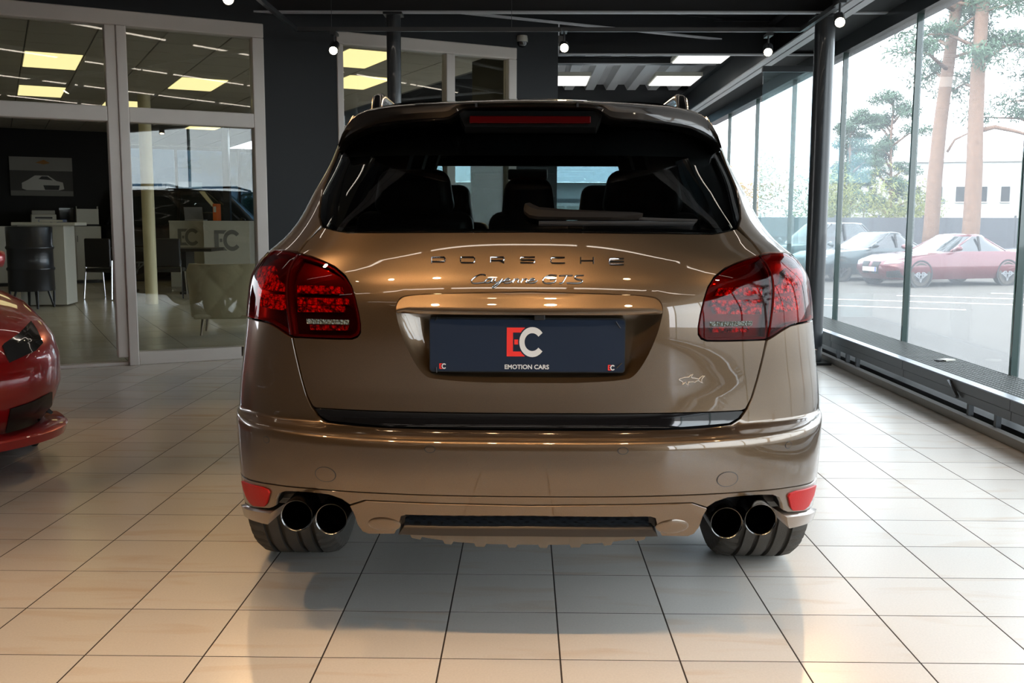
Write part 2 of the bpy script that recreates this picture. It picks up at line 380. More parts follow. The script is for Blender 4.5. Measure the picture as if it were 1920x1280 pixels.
# ---- bench with metal grating in front of the glazing
bn = thing('trench_bench', 'long dark grey bench with steel grating top below the glazing', 'bench', (0, 0, 0))
BX, BT = 2.655, .255
segs = [(-3.5, -.5), (-.5, 2.9), (2.9, 5.35), (5.35, 6.9), (6.9, 8.55), (8.55, 10.2)]
for a, b in segs:
    MB().box((BX+.012, (a+b)/2, BT-.03), (.024, b-a-.004, .06)).build('fascia_board', M_GREY, bn, bevel=.003)
    MB().box((BX+.02, (a+b)/2, BT-.09), (.02, b-a-.004, .055)).build('fascia_board', M_GREY, bn, bevel=.003)
    MB().box((BX+.04, (a+b)/2, BT+.001), (.07, b-a-.004, .006)).build('edge_strip', mat('edge_aluminium', (.35, .37, .40), .3, .8), bn)
for y in (-3, -1, 1.6, 4.6, 5.6, 5.95, 8.0, 8.25, 8.5, 9.9): MB().box((BX+.06, y, .07), (.03, .03, .14)).build('bracket', M_GREY, bn)
MB().box((BX+.03, 3.35, .028), (.05, 13.7, .05)).build('kerb', mat('kerb_grey', (.28, .27, .25), .6), bn)
MB().box((BX+.30, 3.35, .04), (.4, 13.7, .05)).build('trench_floor', M_BLACK, bn)
gr = MB(); y = 4.2
M_GRATE = mat('galvanised_grating', (.20, .21, .20), .45, .5)
while y < 10.2:
    gr.box((BX+.262, y, BT-.012), (.37, .006, .024)); y += .033
for k in range(11): gr.box((BX+.085+k*.0355, 7.2, BT-.012), (.006, 6, .024))
o = gr.build('grating', M_GRATE, bn); o['kind'] = 'stuff'
g2 = MB(); y = -3.4
while y < 4.2: g2.box((BX+.262, y, BT-.012), (.37, .02, .024)); y += .066
g2.build('grating', M_GRATE, bn)['kind'] = 'stuff'
p = at_z(1775, 676, BT)
c = thing('white_card', 'small white card lying on the bench grating', 'card', (p.x, p.y, BT+.003), .5); MB().box((0, 0, .004), (.10, .07, .008)).build('card_body', M_WHITE, c); MB().box((-.07, .01, .003), (.04, .05, .006)).build('tab', M_BLACK, c)
MB().box((BX-.01, 6.05, BT-.055), (.02, .16, .016), Matrix.Rotation(.5, 3, 'X')).build('pull_handle', M_GREY, bn)

# ---- parts of the showroom behind the photographer (they only show as reflections)
struct(MB().box2((-9, -9.1, 0), (3.3, -9, 3.35)).build('wall_rear', mat('rear_wall_grey', (.06, .052, .045), .6)))
struct(MB().box2((GX-.05, -9, 0), (GX+.05, -3.6, 2.86)).build('wall_right', mat('rear_wall_grey', (.06, .052, .045), .6)))
struct(MB().box2((-9.1, -9, 0), (-9, 6.0, 3.35)).build('wall_side', mat('side_wall_dark', (.10, .09, .085), .6)))
sw = MB(); sw.box(wl(A_L-.03, 8.4, 1.675), (.06, 16.7, 3.35), RW); struct(sw.build('wall_office_side', mat('office_side_grey', (.3, .3, .28), .6)))

struct(MB().box2((-14, 5.5, 3.62), (3.45, 28.5, 3.74)).build('ceiling_roof', M_CEIL))
e = MB(); e.box(wl(3.68, .52, 1.45), (.1, .80, 2.9), RW); struct(e.build('wall_office_end', M_DARKWALL))
e = MB(); e.box(wl(1.47, 14.85, 1.5), (.08, 3.3, 3.0), RW); struct(e.build('wall_office_return', M_DARKWALL))
v_ = Vector((-3.2, 27, 0))-Vector((-2.05, 17.1, 0)); c_ = Vector((-3.2, 27, 0))+Vector((-2.05, 17.1, 0))
e = MB(); e.box((c_.x/2, c_.y/2, 1.8), (v_.length, .1, 3.6), Matrix.Rotation(math.atan2(v_.y, v_.x), 3, 'Z')); struct(e.build('wall_hall_end', mat('hall_end_grey', (.10, .10, .10), .7)))

# ================================================================== THE BROWN SUV
CX, CYB = .012, 2.55                                                    # car centre line, rear end of the bumper
car = thing('suv_car', 'metallic brown SUV with red tail lamps and four black exhaust tips', 'car', (CX, CYB, 0))
# rear shell as horizontal sections: z, y at centre, half width, corner depth, exponent
PROF = [(.30, .10, .885, .50, 2.8), (.36, .05, .893, .55, 2.8), (.42, .022, .896, .578, 2.8), (.50, .006, .899, .594, 2.8), (.58, 0, .902, .60, 2.8), (.615, 0, .903, .60, 2.8), (.630, .004, .903, .596, 2.8),
 (.638, .018, .904, .582, 2.8), (.644, .06, .905, .54, 2.8), (.648, .10, .905, .50, 2.8), (.660, .104, .905, .496, 2.8), (.70, .1065, .902, .493, 2.8), (.74, .107, .898, .493, 2.8), (.80, .104, .890, .50, 2.8), (.90, .100, .876, .50, 2.8),
 (.97, .103, .869, .50, 2.8), (1.04, .122, .862, .50, 2.8), (1.10, .152, .834, .50, 2.8), (1.16, .188, .772, .50, 2.8), (1.22, .232, .728, .48, 2.8), (1.30, .305, .696, .46, 2.8), (1.40, .40, .656, .44, 2.8),
 (1.48, .475, .634, .42, 2.8), (1.55, .55, .613, .40, 2.7), (1.60, .64, .60, .38, 2.6)]
PA = np.array(PROF)
SS = np.concatenate([[0], np.cumsum(np.hypot(np.diff(PA[:, 0]), np.diff(PA[:, 1])))])
def pchip_slopes(x, y):
    h = np.diff(x); d = np.diff(y)/h; m = np.zeros(len(x)); m[0] = d[0]; m[-1] = d[-1]
    for i in range(1, len(x)-1):
        if d[i-1]*d[i] > 0:
            w1, w2 = 2*h[i]+h[i-1], h[i]+2*h[i-1]; m[i] = (w1+w2)/(w1/d[i-1]+w2/d[i])
    return m
SL = [pchip_slopes(SS, PA[:, k]) for k in range(5)]
def prof(s):
    s = np.clip(s, SS[0], SS[-1]); i = np.clip(np.searchsorted(SS, s, side='right')-1, 0, len(SS)-2)
    h = SS[i+1]-SS[i]; t = (s-SS[i])/h; out = []
    for k in range(5):
        y0, y1, m0, m1 = PA[i, k], PA[i+1, k], SL[k][i], SL[k][i+1]
        out.append(y0*(1+2*t)*(1-t)**2+m0*h*t*(1-t)**2+y1*t*t*(3-2*t)+m1*h*t*t*(t-1))
    return out
_zs = np.linspace(SS[0], SS[-1], 3000); _zz = prof(_zs)[0]
def s_of_z(z): return float(np.interp(z, _zz, _zs))
KD = .62; DE = KD*math.pi/2
def surf(d, s):
    d = np.asarray(d, float); s = np.asarray(s, float); z, yc, W, L, n = prof(s)
    ph = np.clip(np.abs(d)/KD, 0, math.pi/2); sn, cs = np.sin(ph), np.cos(ph)
    r = (np.maximum(sn, 1e-9)**n+np.maximum(cs, 1e-9)**n)**(-1/n)
    x = W*r*sn*np.sign(d); y = yc+L*(1-r*cs); ex = np.maximum(np.abs(d)-DE, 0); y = y+ex
    fl = .078*np.maximum(np.clip(1-np.abs((y-1.02)/.56), 0, 1), np.clip(1-np.abs((y-3.915)/.6), 0, 1))**.6*np.clip(1-np.abs((z-.5)/.56), 0, 1)**.5*np.clip(ex/.3, 0, 1)      # flared wheel arch
    x = x+np.sign(d)*fl*(ex > 0)
    return np.stack([x, y, z], -1)
def normals(d, s):
    e = 2e-3
    a = surf(np.asarray(d)+e, s)-surf(np.asarray(d)-e, s); b = surf(d, np.asarray(s)+e)-surf(d, np.asarray(s)-e)
    n = np.cross(a, b); n /= np.linalg.norm(n, axis=-1, keepdims=True)+1e-12
    return n                                                            # points outward (rear: -y)
def surf_off(d, s, off):
    p = surf(d, s); n = normals(d, s); return p+n*np.asarray(off)[..., None], n
# bvh of the shell so that photo points can be put onto it
_nd, _ns = 181, 260
_D, _S = np.meshgrid(np.linspace(-1.25, 1.25, _nd), np.linspace(SS[0], SS[-1], _ns))
_P = surf(_D, _S).reshape(-1, 3); _DF, _SF = _D.ravel(), _S.ravel()
_T = []
for i in range(_ns-1):
    for j in range(_nd-1):
        a = i*_nd+j; _T += [(a, a+1, a+_nd+1), (a, a+_nd+1, a+_nd)]
_BV = BVHTree.FromPolygons([tuple(p) for p in _P], _T)
def uv(px, py):
    o = CO-Vector((CX, CYB, 0)); dr = ray(px, py).normalized()
    h = _BV.ray_cast(o, dr)
    if h[0] is None:                                                    # just off the silhouette: nearest shell point
        best = None
        for t in np.linspace(2.4, 4.2, 60):
            q = _BV.find_nearest(o+dr*t)
            if q[0] is not None and (best is None or q[3] < best[3]): best = q
        h = (best[0], best[1], best[2])
    tri = _T[h[2]]; a, b, c = [Vector(_P[k]) for k in tri]
    w_ = geometry.barycentric_transform(h[0], a, b, c, Vector((_DF[tri[0]], _SF[tri[0]], 0)), Vector((_DF[tri[1]], _SF[tri[1]], 0)), Vector((_DF[tri[2]], _SF[tri[2]], 0)))
    return (w_.x, w_.y)
def L(*pts):                                                            # photo points on the left half -> shell coordinates of the left half
    out = []
    for q in pts:
        if q[0] == 'd': out.append((-q[1], s_of_z(q[2])))              # ('d', along, z)
        elif q[0] == 'y': out.append((-(DE+q[1]-.6), s_of_z(q[2])))     # ('y', distance from the rear end, z) on the flank
        else: out.append(uv(*q))
    return out
def mirror(pts): return [(-d, s) for d, s in pts[::-1]]
def whole(pts):                                                         # close a half outline that starts and ends on the centre line
    h = [(0 if abs(d) < .012 else d, s) for d, s in pts]
    m = [(-d, s) for d, s in h[::-1] if d != 0]
    return h+m
def inside(P, poly):
    x, y = P[:, 0], P[:, 1]; r = np.zeros(len(P), bool); q = np.array(poly); n = len(q)
    for i in range(n):
        x0, y0 = q[i]; x1, y1 = q[(i+1) % n]
        if y0 == y1: continue
        c = ((y0 > y) != (y1 > y)) & (x < (x1-x0)*(y-y0)/(y1-y0)+x0); r ^= c
    return r
def densify(poly, g):
    out = []
    for i, p in enumerate(poly):
        q = poly[(i+1) % len(poly)]; n = max(1, int(math.hypot(q[0]-p[0], q[1]-p[1])/g))
        out += [(p[0]+(q[0]-p[0])*k/n, p[1]+(q[1]-p[1])*k/n) for k in range(n)]
    return out
def smooth_poly(p, closed=True, it=1, keep=()):
    for _ in range(it):
        o = []
        n = len(p)
        for i in range(n if closed else n-1):
            a, b = p[i], p[(i+1) % n]
            o += [(a[0]*.75+b[0]*.25, a[1]*.75+b[1]*.25), (a[0]*.25+b[0]*.75, a[1]*.25+b[1]*.75)]
        p = o if closed else [p[0]]+o+[p[-1]]
    return p
def panel(name, outer, m, parent, holes=(), off=0., thick=.014, g=.024, base=None):
    """skin of the shell inside an outline, with returned edges"""
    loops = [densify(outer, g)]+[densify(h, g) for h in holes]
    pts, edges = [], []
    for lp in loops:
        n0 = len(pts); pts += lp; edges += [(n0+i, n0+(i+1) % len(lp)) for i in range(len(lp))]
    A = np.array(pts); lo, hi = A.min(0), A.max(0)
    gx, gy = np.meshgrid(np.arange(lo[0], hi[0]+g, g), np.arange(lo[1], hi[1]+g, g*.8)); G = np.stack([gx.ravel(), gy.ravel()], 1)
    G[:, 0] += (np.arange(len(G)) % 2)*1e-4
    ok = inside(G, loops[0])
    for h in loops[1:]: ok &= ~inside(G, h)
    G = G[ok]
    if len(G): G = G[np.min(np.linalg.norm(G[:, None]-A[None], axis=2), 1) > g*.45]
    allp = [Vector(p) for p in pts]+[Vector(p) for p in G]
    vo, eo, fo, _, _, _ = geometry.delaunay_2d_cdt(allp, edges, [], 0, 1e-7)
    V = np.array([tuple(v) for v in vo]); Fs = np.array([f for f in fo if len(f) == 3])
    C_ = V[Fs].mean(1); k = inside(C_, loops[0])
    for h in loops[1:]: k &= ~inside(C_, h)
    Fs = Fs[k]
    a = V[Fs[:, 1]]-V[Fs[:, 0]]; b = V[Fs[:, 2]]-V[Fs[:, 0]]; fl = (a[:, 0]*b[:, 1]-a[:, 1]*b[:, 0]) < 0
    Fs[fl] = Fs[fl][:, ::-1]
    of = off(V[:, 0], V[:, 1]) if callable(off) else np.full(len(V), off)
    P, N = surf_off(V[:, 0], V[:, 1], of)
    if callable(off):                                                   # real normals of the swollen surface
        e = 1e-3
        q = lambda dd, ss: surf_off(dd, ss, off(dd, ss))[0]
        N = np.cross(q(V[:, 0]+e, V[:, 1])-q(V[:, 0]-e, V[:, 1]), q(V[:, 0], V[:, 1]+e)-q(V[:, 0], V[:, 1]-e)); N /= np.linalg.norm(N, axis=1, keepdims=True)+1e-12
    cnt = {}
    for f in Fs:
        for i in range(3):
            e = (f[i], f[(i+1) % 3]); cnt[e] = cnt.get(e, 0)+1
    be = [e for e in cnt if (e[1], e[0]) not in cnt]
    verts = [tuple(p) for p in P]; faces = [tuple(int(x) for x in f) for f in Fs]; ln = [tuple(N[i]) for f in Fs for i in f]
    idx = {}
    lo_ = lambda i: (of[i]-thick) if base is None else base
    for e in be:
        q = []
        for i in e:
            if i not in idx:
                n0 = len(verts); bb = surf_off(V[i, 0], V[i, 1], np.array(lo_(i)))[0]; verts.append(tuple(P[i])); verts.append(tuple(bb)); idx[i] = n0
            q.append(idx[i])
        faces.append((q[1], q[0], q[0]+1, q[1]+1))
        fn = Vector(verts[q[0]+1])-Vector(verts[q[0]]); en = (Vector(verts[q[1]])-Vector(verts[q[0]])).cross(fn); en = -en.normalized() if en.length else Vector((0, 0, 1))
        e0 = (en*.8+Vector(N[e[0]])*.6).normalized(); e1 = (en*.8+Vector(N[e[1]])*.6).normalized()
        ln += [tuple(e1), tuple(e0), tuple(en), tuple(en)]
    me = bpy.data.meshes.new(name); me.from_pydata(verts, [], faces); me.materials.append(m)
    me.polygons.foreach_set('use_smooth', [True]*len(me.polygons)); me.update()
    if len(ln) == len(me.loops): me.normals_split_custom_set(ln)
    o = bpy.data.objects.new(name, me); COL.objects.link(o); o.parent = parent; return o
def both(name, half, m, parent=car, **k):
    return panel(name, half, m, parent, **k), panel(name, mirror(half), m, parent, **k)
def ribbon(name, strokes, hw, o0, o1, m, parent, mir=False):
    """raised strokes on the shell; strokes are photo polylines, hw half width in photo pixels"""
    mb = MB()
    for st in strokes:
        n = len(st); ring = []
        hws = hw if hasattr(hw, '__len__') else [hw]*n
        for i, q in enumerate(st):
            a, b = st[max(i-1, 0)], st[min(i+1, n-1)]; tx, ty = b[0]-a[0], b[1]-a[1]; l = math.hypot(tx, ty) or 1
            nx, ny = -ty/l*hws[i], tx/l*hws[i]
            u0, u1 = uv(q[0]+nx, q[1]+ny), uv(q[0]-nx, q[1]-ny); um = uv(*q)
            r_ = []
            for (d, s), of in ((u0, o0), (u0, o1*.75), (um, o1), (u1, o1*.75), (u1, o0)): r_.append(Vector(surf_off(np.array(d), np.array(s), np.array(of))[0]))
            ring.append(r_)
        mb.loft(ring, True, True)
    o = mb.build(name, m, parent); return shade_auto(o, .9)
def P3(px, py, off=0.): d, s = uv(px, py); return Vector(surf_off(np.array(d), np.array(s), np.array(off))[0])

# ---- outlines read off the photograph (left half)
shut_top = [(603, 425), (578.5, 451), (562, 473)]
in_light = [(563, 477), (581, 482), (603.4, 490.4), (625.7, 501.6), (645, 517.9), (656.9, 537), (664.3, 561), (670.2, 586), (674, 608.4), (673.2, 621.8), (668.7, 629), (658.3, 633.6), (633, 633.6), (588.6, 632), (549.5, 630)]
split = [(545, 601), (541.5, 571.3), (540, 549), (540, 534), (541.8, 519.4), (545, 504.5), (552.5, 489.7)]
in_gap = [(583, 479), (605, 487), (628, 498), (648, 515), (660, 535), (667.5, 560), (673.5, 586), (677, 608), (677, 624), (671, 633), (660, 637), (633, 637), (588, 635.5), (551, 633.5)]
recess = [(990, 545.7), (811, 549), (760, 553), (749, 558.4), (742, 570.6), (742, 585.5), (750, 619), (765, 657), (781.5, 687), (795, 703), (808.5, 710), (892.5, 717), (990, 717.7)]
rec_s = whole(smooth_poly(L(*recess), False, 2))
tg = L((990, 436), (727, 437), (650, 437.5), (622, 432), (606, 427))+L(*shut_top)[1:]+L(*in_gap)+L((556.5, 662), (567, 706), (577.5, 742), (586.5, 760), (594, 763.5), (697, 769), (840, 772.5), (990, 774))
tailgate = panel('tailgate', whole(tg), M_PAINT, car, holes=[rec_s])
trim = L((990, 776), (840, 774.5), (697, 771), (595, 765.5), (592, 766), (601, 778), (617, 788), (727, 798), (850, 801.5), (990, 803))
panel('loading_sill_trim', whole(trim), M_GLOSSBLK, tailgate, off=.003)
gl = L((990, 433), (727, 434), (650, 434.5), (621, 429.5), (606, 419), (600.5, 406), (602, 383), (609, 350), (621, 320), (632, 294), (643, 262), (700, 232), (990, 222))
rg = panel('rear_window', whole(gl), M_CARGLASS, car, off=.0, thick=.004)
# black ceramic border along the glass bottom and sides
gb = L((990, 432.5), (727, 433.5), (650, 434), (621.5, 429), (606.5, 418.5), (601, 406), (602.5, 383), (609.5, 350), (621.5, 320), (632.5, 295))+L((641, 297), (629, 322), (617, 352), (611, 384), (610, 404), (615, 414), (627, 423), (655, 427), (727, 427.5), (990, 427))
panel('window_border', whole(gb), M_GLOSSBLK, rg, off=-.004, thick=.003)
# flank: quarter, doors and wing in one skin per side
def arch(yc, R, a0, a1, n=14): return [('y', yc-R*math.cos(math.radians(a0+(a1-a0)*k/n)), .37+R*math.sin(math.radians(a0+(a1-a0)*k/n))) for k in range(n+1)]
qtr = L((629, 292), (617.5, 320), (605, 350), (598, 383), (596.5, 406), (600, 421), (575, 449.5), (558.5, 470.5), (543, 468.5), (516, 467.8), (501, 472.5), ('d', .755, 1.098), ('d', .80, 1.075), ('d', .83, 1.02), ('d', .835, .96), ('d', .83, .925), ('y', .62, .915), ('y', .80, .78))
qtr += L(*arch(1.02, .43, 65, 178)[1:])+L(('y', 1.5, .32), ('y', 3.4, .32))+L(*arch(3.915, .42, 4, 150))[:]+L(('y', 4.3, .80), ('y', 4.1, .98), ('y', 3.5, 1.06), ('y', 3.2, 1.125), ('y', 1.25, 1.14), ('y', .98, 1.17), ('y', 1.12, 1.36), ('y', 1.3, 1.52), ('y', 2.75, 1.53), ('y', 2.6, 1.575), ('y', .9, 1.585), ('d', .70, 1.56))
both('body_side', qtr, M_PAINT, g=.03)
sg = L(('y', 1.0, 1.175), ('y', 1.27, 1.15), ('y', 3.15, 1.13), ('y', 2.72, 1.52), ('y', 1.33, 1.51), ('y', 1.14, 1.36))
both('side_window', sg, M_SIDEGLASS, g=.06, thick=.004, off=-.003)
# bumper cover and the valance under it
bp = L((990, 807.5), (850, 806), (727, 802.5), (612, 791.5), (595, 780.5), (582.5, 763), (573.5, 742), (563, 706), (552.5, 662), (546.5, 634), (535.5, 627.5), (521, 617.5), (504, 607.2), (489, 603.3), (470, 599), ('d', .83, .917), ('y', .615, .907), ('y', .79, .775))
bp += L(*[('y', 1.02-math.sqrt(.43**2-(z-.37)**2), z) for z in (.74, .68, .60, .52, .47)])+L(('d', .80, .455), (466, 897), (504, 905.5), (578.5, 914), (652.7, 920), (727, 924), (875, 928.6), (990, 930))
bumper = panel('rear_bumper', whole(bp), M_PAINT, car)
cut = [(513.5, 949), (516, 935.7), (522, 924.5), (535, 920.3), (558.7, 920.8), (588.4, 923), (618, 926.7), (641, 934.7), (656, 945)]
va = L((990, 932.5), (875, 931.1), (727, 926.5), (652.7, 922.5), (578.5, 916.5), (504, 908), (462, 899.5), ('d', .80, .45), ('y', .60, .445), ('y', .60, .375), ('d', .80, .375), (466, 948), (505, 952))+L(*cut)+L((684, 936.5), (727, 938.5), (875, 943.5), (990, 946))
valance = panel('bumper_valance', whole(va), M_PAINT, car)
vb = L((990, 948.2), (875, 945.7), (727, 940.7), (685, 938.8), (657.5, 947.5), (665, 961), (672, 981.7), (681, 993.6), (692, 998), (740, 998), (747, 985), (752, 966), (762, 963), (990, 965))
panel('diffuser_frame', whole(vb), M_PAINT, valance, off=.004, thick=.03)
pod = lambda c, r: [(c[0]+r[0]*math.cos(a), c[1]+r[1]*math.sin(a)) for a in [2*math.pi*k/28 for k in range(28)]]
pc = uv(721, 981)
both('diffuser_pod', pod(pc, (.030, .024)), M_PAINT, valance, off=lambda d, s: .004+.006*np.clip(1-(((np.abs(d)-abs(pc[0]))/.030)**2+((s-pc[1])/.024)**2), 0, 1)**.5, g=.006, base=-.01)
panel('diffuser_mesh', whole(L((990, 961), (745, 959), (743, 992), (990, 994))), M_BLACK, valance, off=-.02, thick=.005)
zz_ = []
for k in range(4):
    y0 = 968.5+k*6
    zz_.append([(758+i*11.5, y0+(2.6 if (i//1+k) % 2 else -.2)) for i in range(41)])
hx = ribbon('honeycomb', zz_, .5, -.019, -.012, mat('grille_grey', (.03, .033, .038), .4), valance); hx['kind'] = 'stuff'
panel('diffuser_lip', whole(L((990, 988.5), (757, 986.5), (748, 998.5), (990, 1002))), mat('dark_lip', (.035, .031, .028), .35, .5), valance, off=.006, thick=.05)
sk = MB(); ring = []
for xx in np.linspace(-.335, .335, 141):
    rib = .009 if (abs((xx*1000) % 88-44) < 13) else 0.
    zb = .324+.03*(abs(xx)/.335)**3-rib
    ring.append([Vector((xx, .075, .372)), Vector((xx, .085, zb+.004)), Vector((xx, .16, zb)), Vector((xx, .42, .30)), Vector((xx, .42, .36))])
sk.loft(ring, True, True); shade_auto(sk.build('skid_plate', mat('beige_skid_plate', (.15, .12, .088), .5, .1), valance), .5)
# reflectors and small wings at the bumper corners
rf = L((456, 901), (465, 905.5), (492, 912.5), (504, 917.5), (507, 923), (502, 943), (498, 948), (478.6, 946.8), (470, 940), (460, 919))
both('reflector', rf, mat('red_reflector', (.40, .004, .005), .4, 0, spec=.25, bump=(260, .06, 1)), valance, off=.006, g=.01)
wg = L((459, 944), (470, 952), (492, 956), (512.7, 958.5), (511, 970), (508, 978), (484.5, 972.5), (464.5, 962.4))
both('corner_wing', wg, M_DKCHROME if False else paint('wing_paint', (.20, .15, .11), .6, .3), valance, off=.012, thick=.06, g=.014)
# parking sensors and towing covers
def ringdisc(name, px, py, r, parent):
    c = uv(px, py); ci = [(c[0]+r*math.cos(a), c[1]+r*math.sin(a)) for a in [2*math.pi*k/32 for k in range(32)]]
    o = panel(name, ci, M_BLACK, parent, off=.0006, g=r/3, thick=.006)
    ci2 = [(c[0]+(r-.0016)*math.cos(a), c[1]+(r-.0016)*math.sin(a)) for a in [2*math.pi*k/32 for k in range(32)]]
    panel(name+'_cap', ci2, M_PAINT, o, off=.0012, g=r/3, thick=.003)
for px, py in ((806, 842), (1168, 845), (499.5, 824), (1478, 834)): ringdisc('parking_sensor', px, py, .0098, bumper)
for px, py in ((610, 889), (1364, 898)): ringdisc('towing_cover', px, py, .0215, bumper)
# number plate bay: dished walls and a brow over it
def bay():
    inner = whole(L((990, 590), (811, 590), (800, 591), (795, 594), (792, 600), (794, 640), (800, 680), (804, 690), (809, 697), (820, 703), (892.5, 706), (990, 706.5)))
    def resamp(p, n):
        q = p+[p[0]]; l = [0]
        for a, b in zip(q[:-1], q[1:]): l.append(l[-1]+math.hypot(b[0]-a[0], b[1]-a[1]))
        t = np.linspace(0, l[-1], n+1)[:-1]; return np.stack([np.interp(t, l, [v[0] for v in q]), np.interp(t, l, [v[1] for v in q])], 1)
    A, B = resamp(rec_s, 200), resamp(inner, 200)
    mb = MB(); rings = []
    for t, of in ((0, -.0), (.06, -.005), (.2, -.016), (.5, -.032), (.8, -.044), (1, -.048)):
        Q = A*(1-t)+B*t; rings.append([Vector(p) for p in surf_off(Q[:, 0], Q[:, 1], np.full(200, of))[0]])
    mb.loft(rings, True, False); n0 = len(mb.v)-200; c = sum(rings[-1], Vector())/200
    mb.v.append(c); mb.f += [(n0+k, n0+(k+1) % 200, len(mb.v)-1) for k in range(200)]
    o = mb.build('plate_bay', M_PAINT, tailgate, True); return o
bay()
br = L((990, 548.5), (811, 551.8), (762, 555.6), (752, 560.5), (745.5, 571), (745, 584.5), (750, 587), (811, 588.5), (990, 590))
bs0, bs1 = uv(900, 589)[1], uv(900, 550)[1]
panel('tailgate_handle', whole(smooth_poly(br, False, 2)), M_PAINT, tailgate, off=lambda d, s: .002+.016*np.clip((bs1-s)/(bs1-bs0), 0, 1)**1.3-.010*np.clip(((bs1-s)/(bs1-bs0)-.86)/.14, 0, 1)**2, base=-.05)
gp = L((990, 545.7), (811, 549), (760, 553), (749, 558.4), (742, 570.6), (742, 585.5), (747, 586), (747, 571), (753, 562), (763, 557), (811, 553.3), (990, 550))
panel('handle_gap_shade', whole(gp), M_BLACK, tailgate, off=-.003, thick=.002, g=.012)  # black strip put in for the shade in the gap above the handle
# rear view camera under the brow
p = P3(1012, 594, -.02); MB().box(p, (.03, .03, .016)).build('reversing_camera', M_BLACK, tailgate, bevel=.003)

# ---- number plate
YP = CYB+.123
pa, pb = at_y(806, 598, YP), at_y(1170, 697, YP)
pw, ph_ = pb.x-pa.x, pa.z-pb.z; pcx, pcz = (pa.x+pb.x)/2, (pa.z+pb.z)/2
plate = thing('number_plate', 'navy showroom plate with red and white EC logo in the tailgate bay', 'plate', (pcx, YP, pcz))
def rrect(w_, h_, r, n=5):
    o = []
    for cx, cy, a0 in ((w_/2-r, h_/2-r, 0), (-w_/2+r, h_/2-r, 90), (-w_/2+r, -h_/2+r, 180), (w_/2-r, -h_/2+r, 270)):
        o += [(cx+r*math.cos(math.radians(a0+90*k/n)), cy+r*math.sin(math.radians(a0+90*k/n))) for k in range(n+1)]
    return o
def extr(name, poly, y0, y1, m, parent, hole=None):
    """flat shape in the x-z plane, extruded along y (front face at y0)"""
    mb = MB(); n = len(poly)
    mb.loft([[Vector((a, y0, b)) for a, b in poly], [Vector((a, y1, b)) for a, b in poly]], True, True); return mb.build(name, m, parent)
M_NAVY = mat('navy_plate', (.014, .024, .048), .5, 0, spec=.15); M_RED = mat('logo_red', (.75, .035, .03), .4); M_LWHITE = mat('logo_white', (.62, .67, .72), .4)
extr('plate_board', rrect(pw, ph_, .009), 0, .006, M_NAVY, plate); extr('holder', rrect(pw+.006, ph_+.008, .01), .0055, .016, M_BLACK, plate)
def plate_xy(px, py): q = at_y(px, py, YP); return q.x-pcx, q.z-pcz
def logo(parent, cx, cz, h, y, mE, mC, mbg, sx=1.):
    """E cut by a round C"""
    W_ = h*.62
    E = [(0, 0), (1, 0), (1, .17), (.35, .17), (.35, .83), (1, .83), (1, 1), (0, 1)]
    extr('logo_letter', [(cx+(-.66+x*.62)*h*sx, cz+(z-.5)*h) for x, z in E], y, y+.0004, mE, parent)
    extr('logo_letter', [(cx+(-.40+x*.17)*h*sx, cz+(z-.5)*h*.17) for x, z in ((0, 0), (1, 0), (1, 1), (0, 1))], y, y+.0004, mE, parent)
    def arc(r0, r1, a0, a1, n=28):
        o = [(math.cos(math.radians(a0+(a1-a0)*k/n))*r1, math.sin(math.radians(a0+(a1-a0)*k/n))*r1) for k in range(n+1)]
        return o, [(math.cos(math.radians(a0+(a1-a0)*k/n))*r0, math.sin(math.radians(a0+(a1-a0)*k/n))*r0) for k in range(n+1)]
    for r0, r1, m, yy, nm in ((.27, .57, mbg, y-.0003, 'logo_gap'), (.31, .52, mC, y-.0006, 'logo_letter')):
        o, i = arc(r0, r1, 38, 322) if nm == 'logo_letter' else arc(r0, r1, 60, 300)
        mb = MB(); rg_ = []
        for a, b in zip(o, i): rg_.append([Vector((cx+(.22+a[0]*.86)*h*sx, yy, cz+a[1]*h)), Vector((cx+(.22+b[0]*.86)*h*sx, yy, cz+b[1]*h)), Vector((cx+(.22+b[0]*.86)*h*sx, yy+.0003, cz+b[1]*h)), Vector((cx+(.22+a[0]*.86)*h*sx, yy+.0003, cz+a[1]*h))])
        mb.loft(rg_, True, True); mb.build(nm, m, parent)
x0, z0 = plate_xy(986, 641); _, za = plate_xy(986, 614); _, zb = plate_xy(986, 668)
logo(plate, x0, z0, za-zb, -.0008, M_RED, M_LWHITE, M_NAVY)
for px, py in ((830.5, 686), (1146.5, 689)):
    x1, z1 = plate_xy(px, py); logo(plate, x1, z1, .0148, -.0008, M_RED, M_LWHITE, M_NAVY)
xt, zt_ = plate_xy(987.5, 688)
R90 = Matrix.Rotation(math.pi/2, 4, 'X')
text_mesh('plate_lettering', 'EMOTION CARS', .0168, M_LWHITE, plate, Matrix.Translation((xt, -.0012, zt_)) @ R90, .0004, squash=1.0, bold=.0004)
for px, py, dx, dy in ((816, 601, 5, -8), (1155, 603, 8, 12), (818, 688, 1, 10), (1156, 690, 10, -10)):
    a, b = plate_xy(px, py), plate_xy(px+dx, py+dy); MB().tube([(a[0], -.003, a[1]), (b[0], -.003, b[1])], .0016, 6).build('cable_tie', M_BLACK, plate)

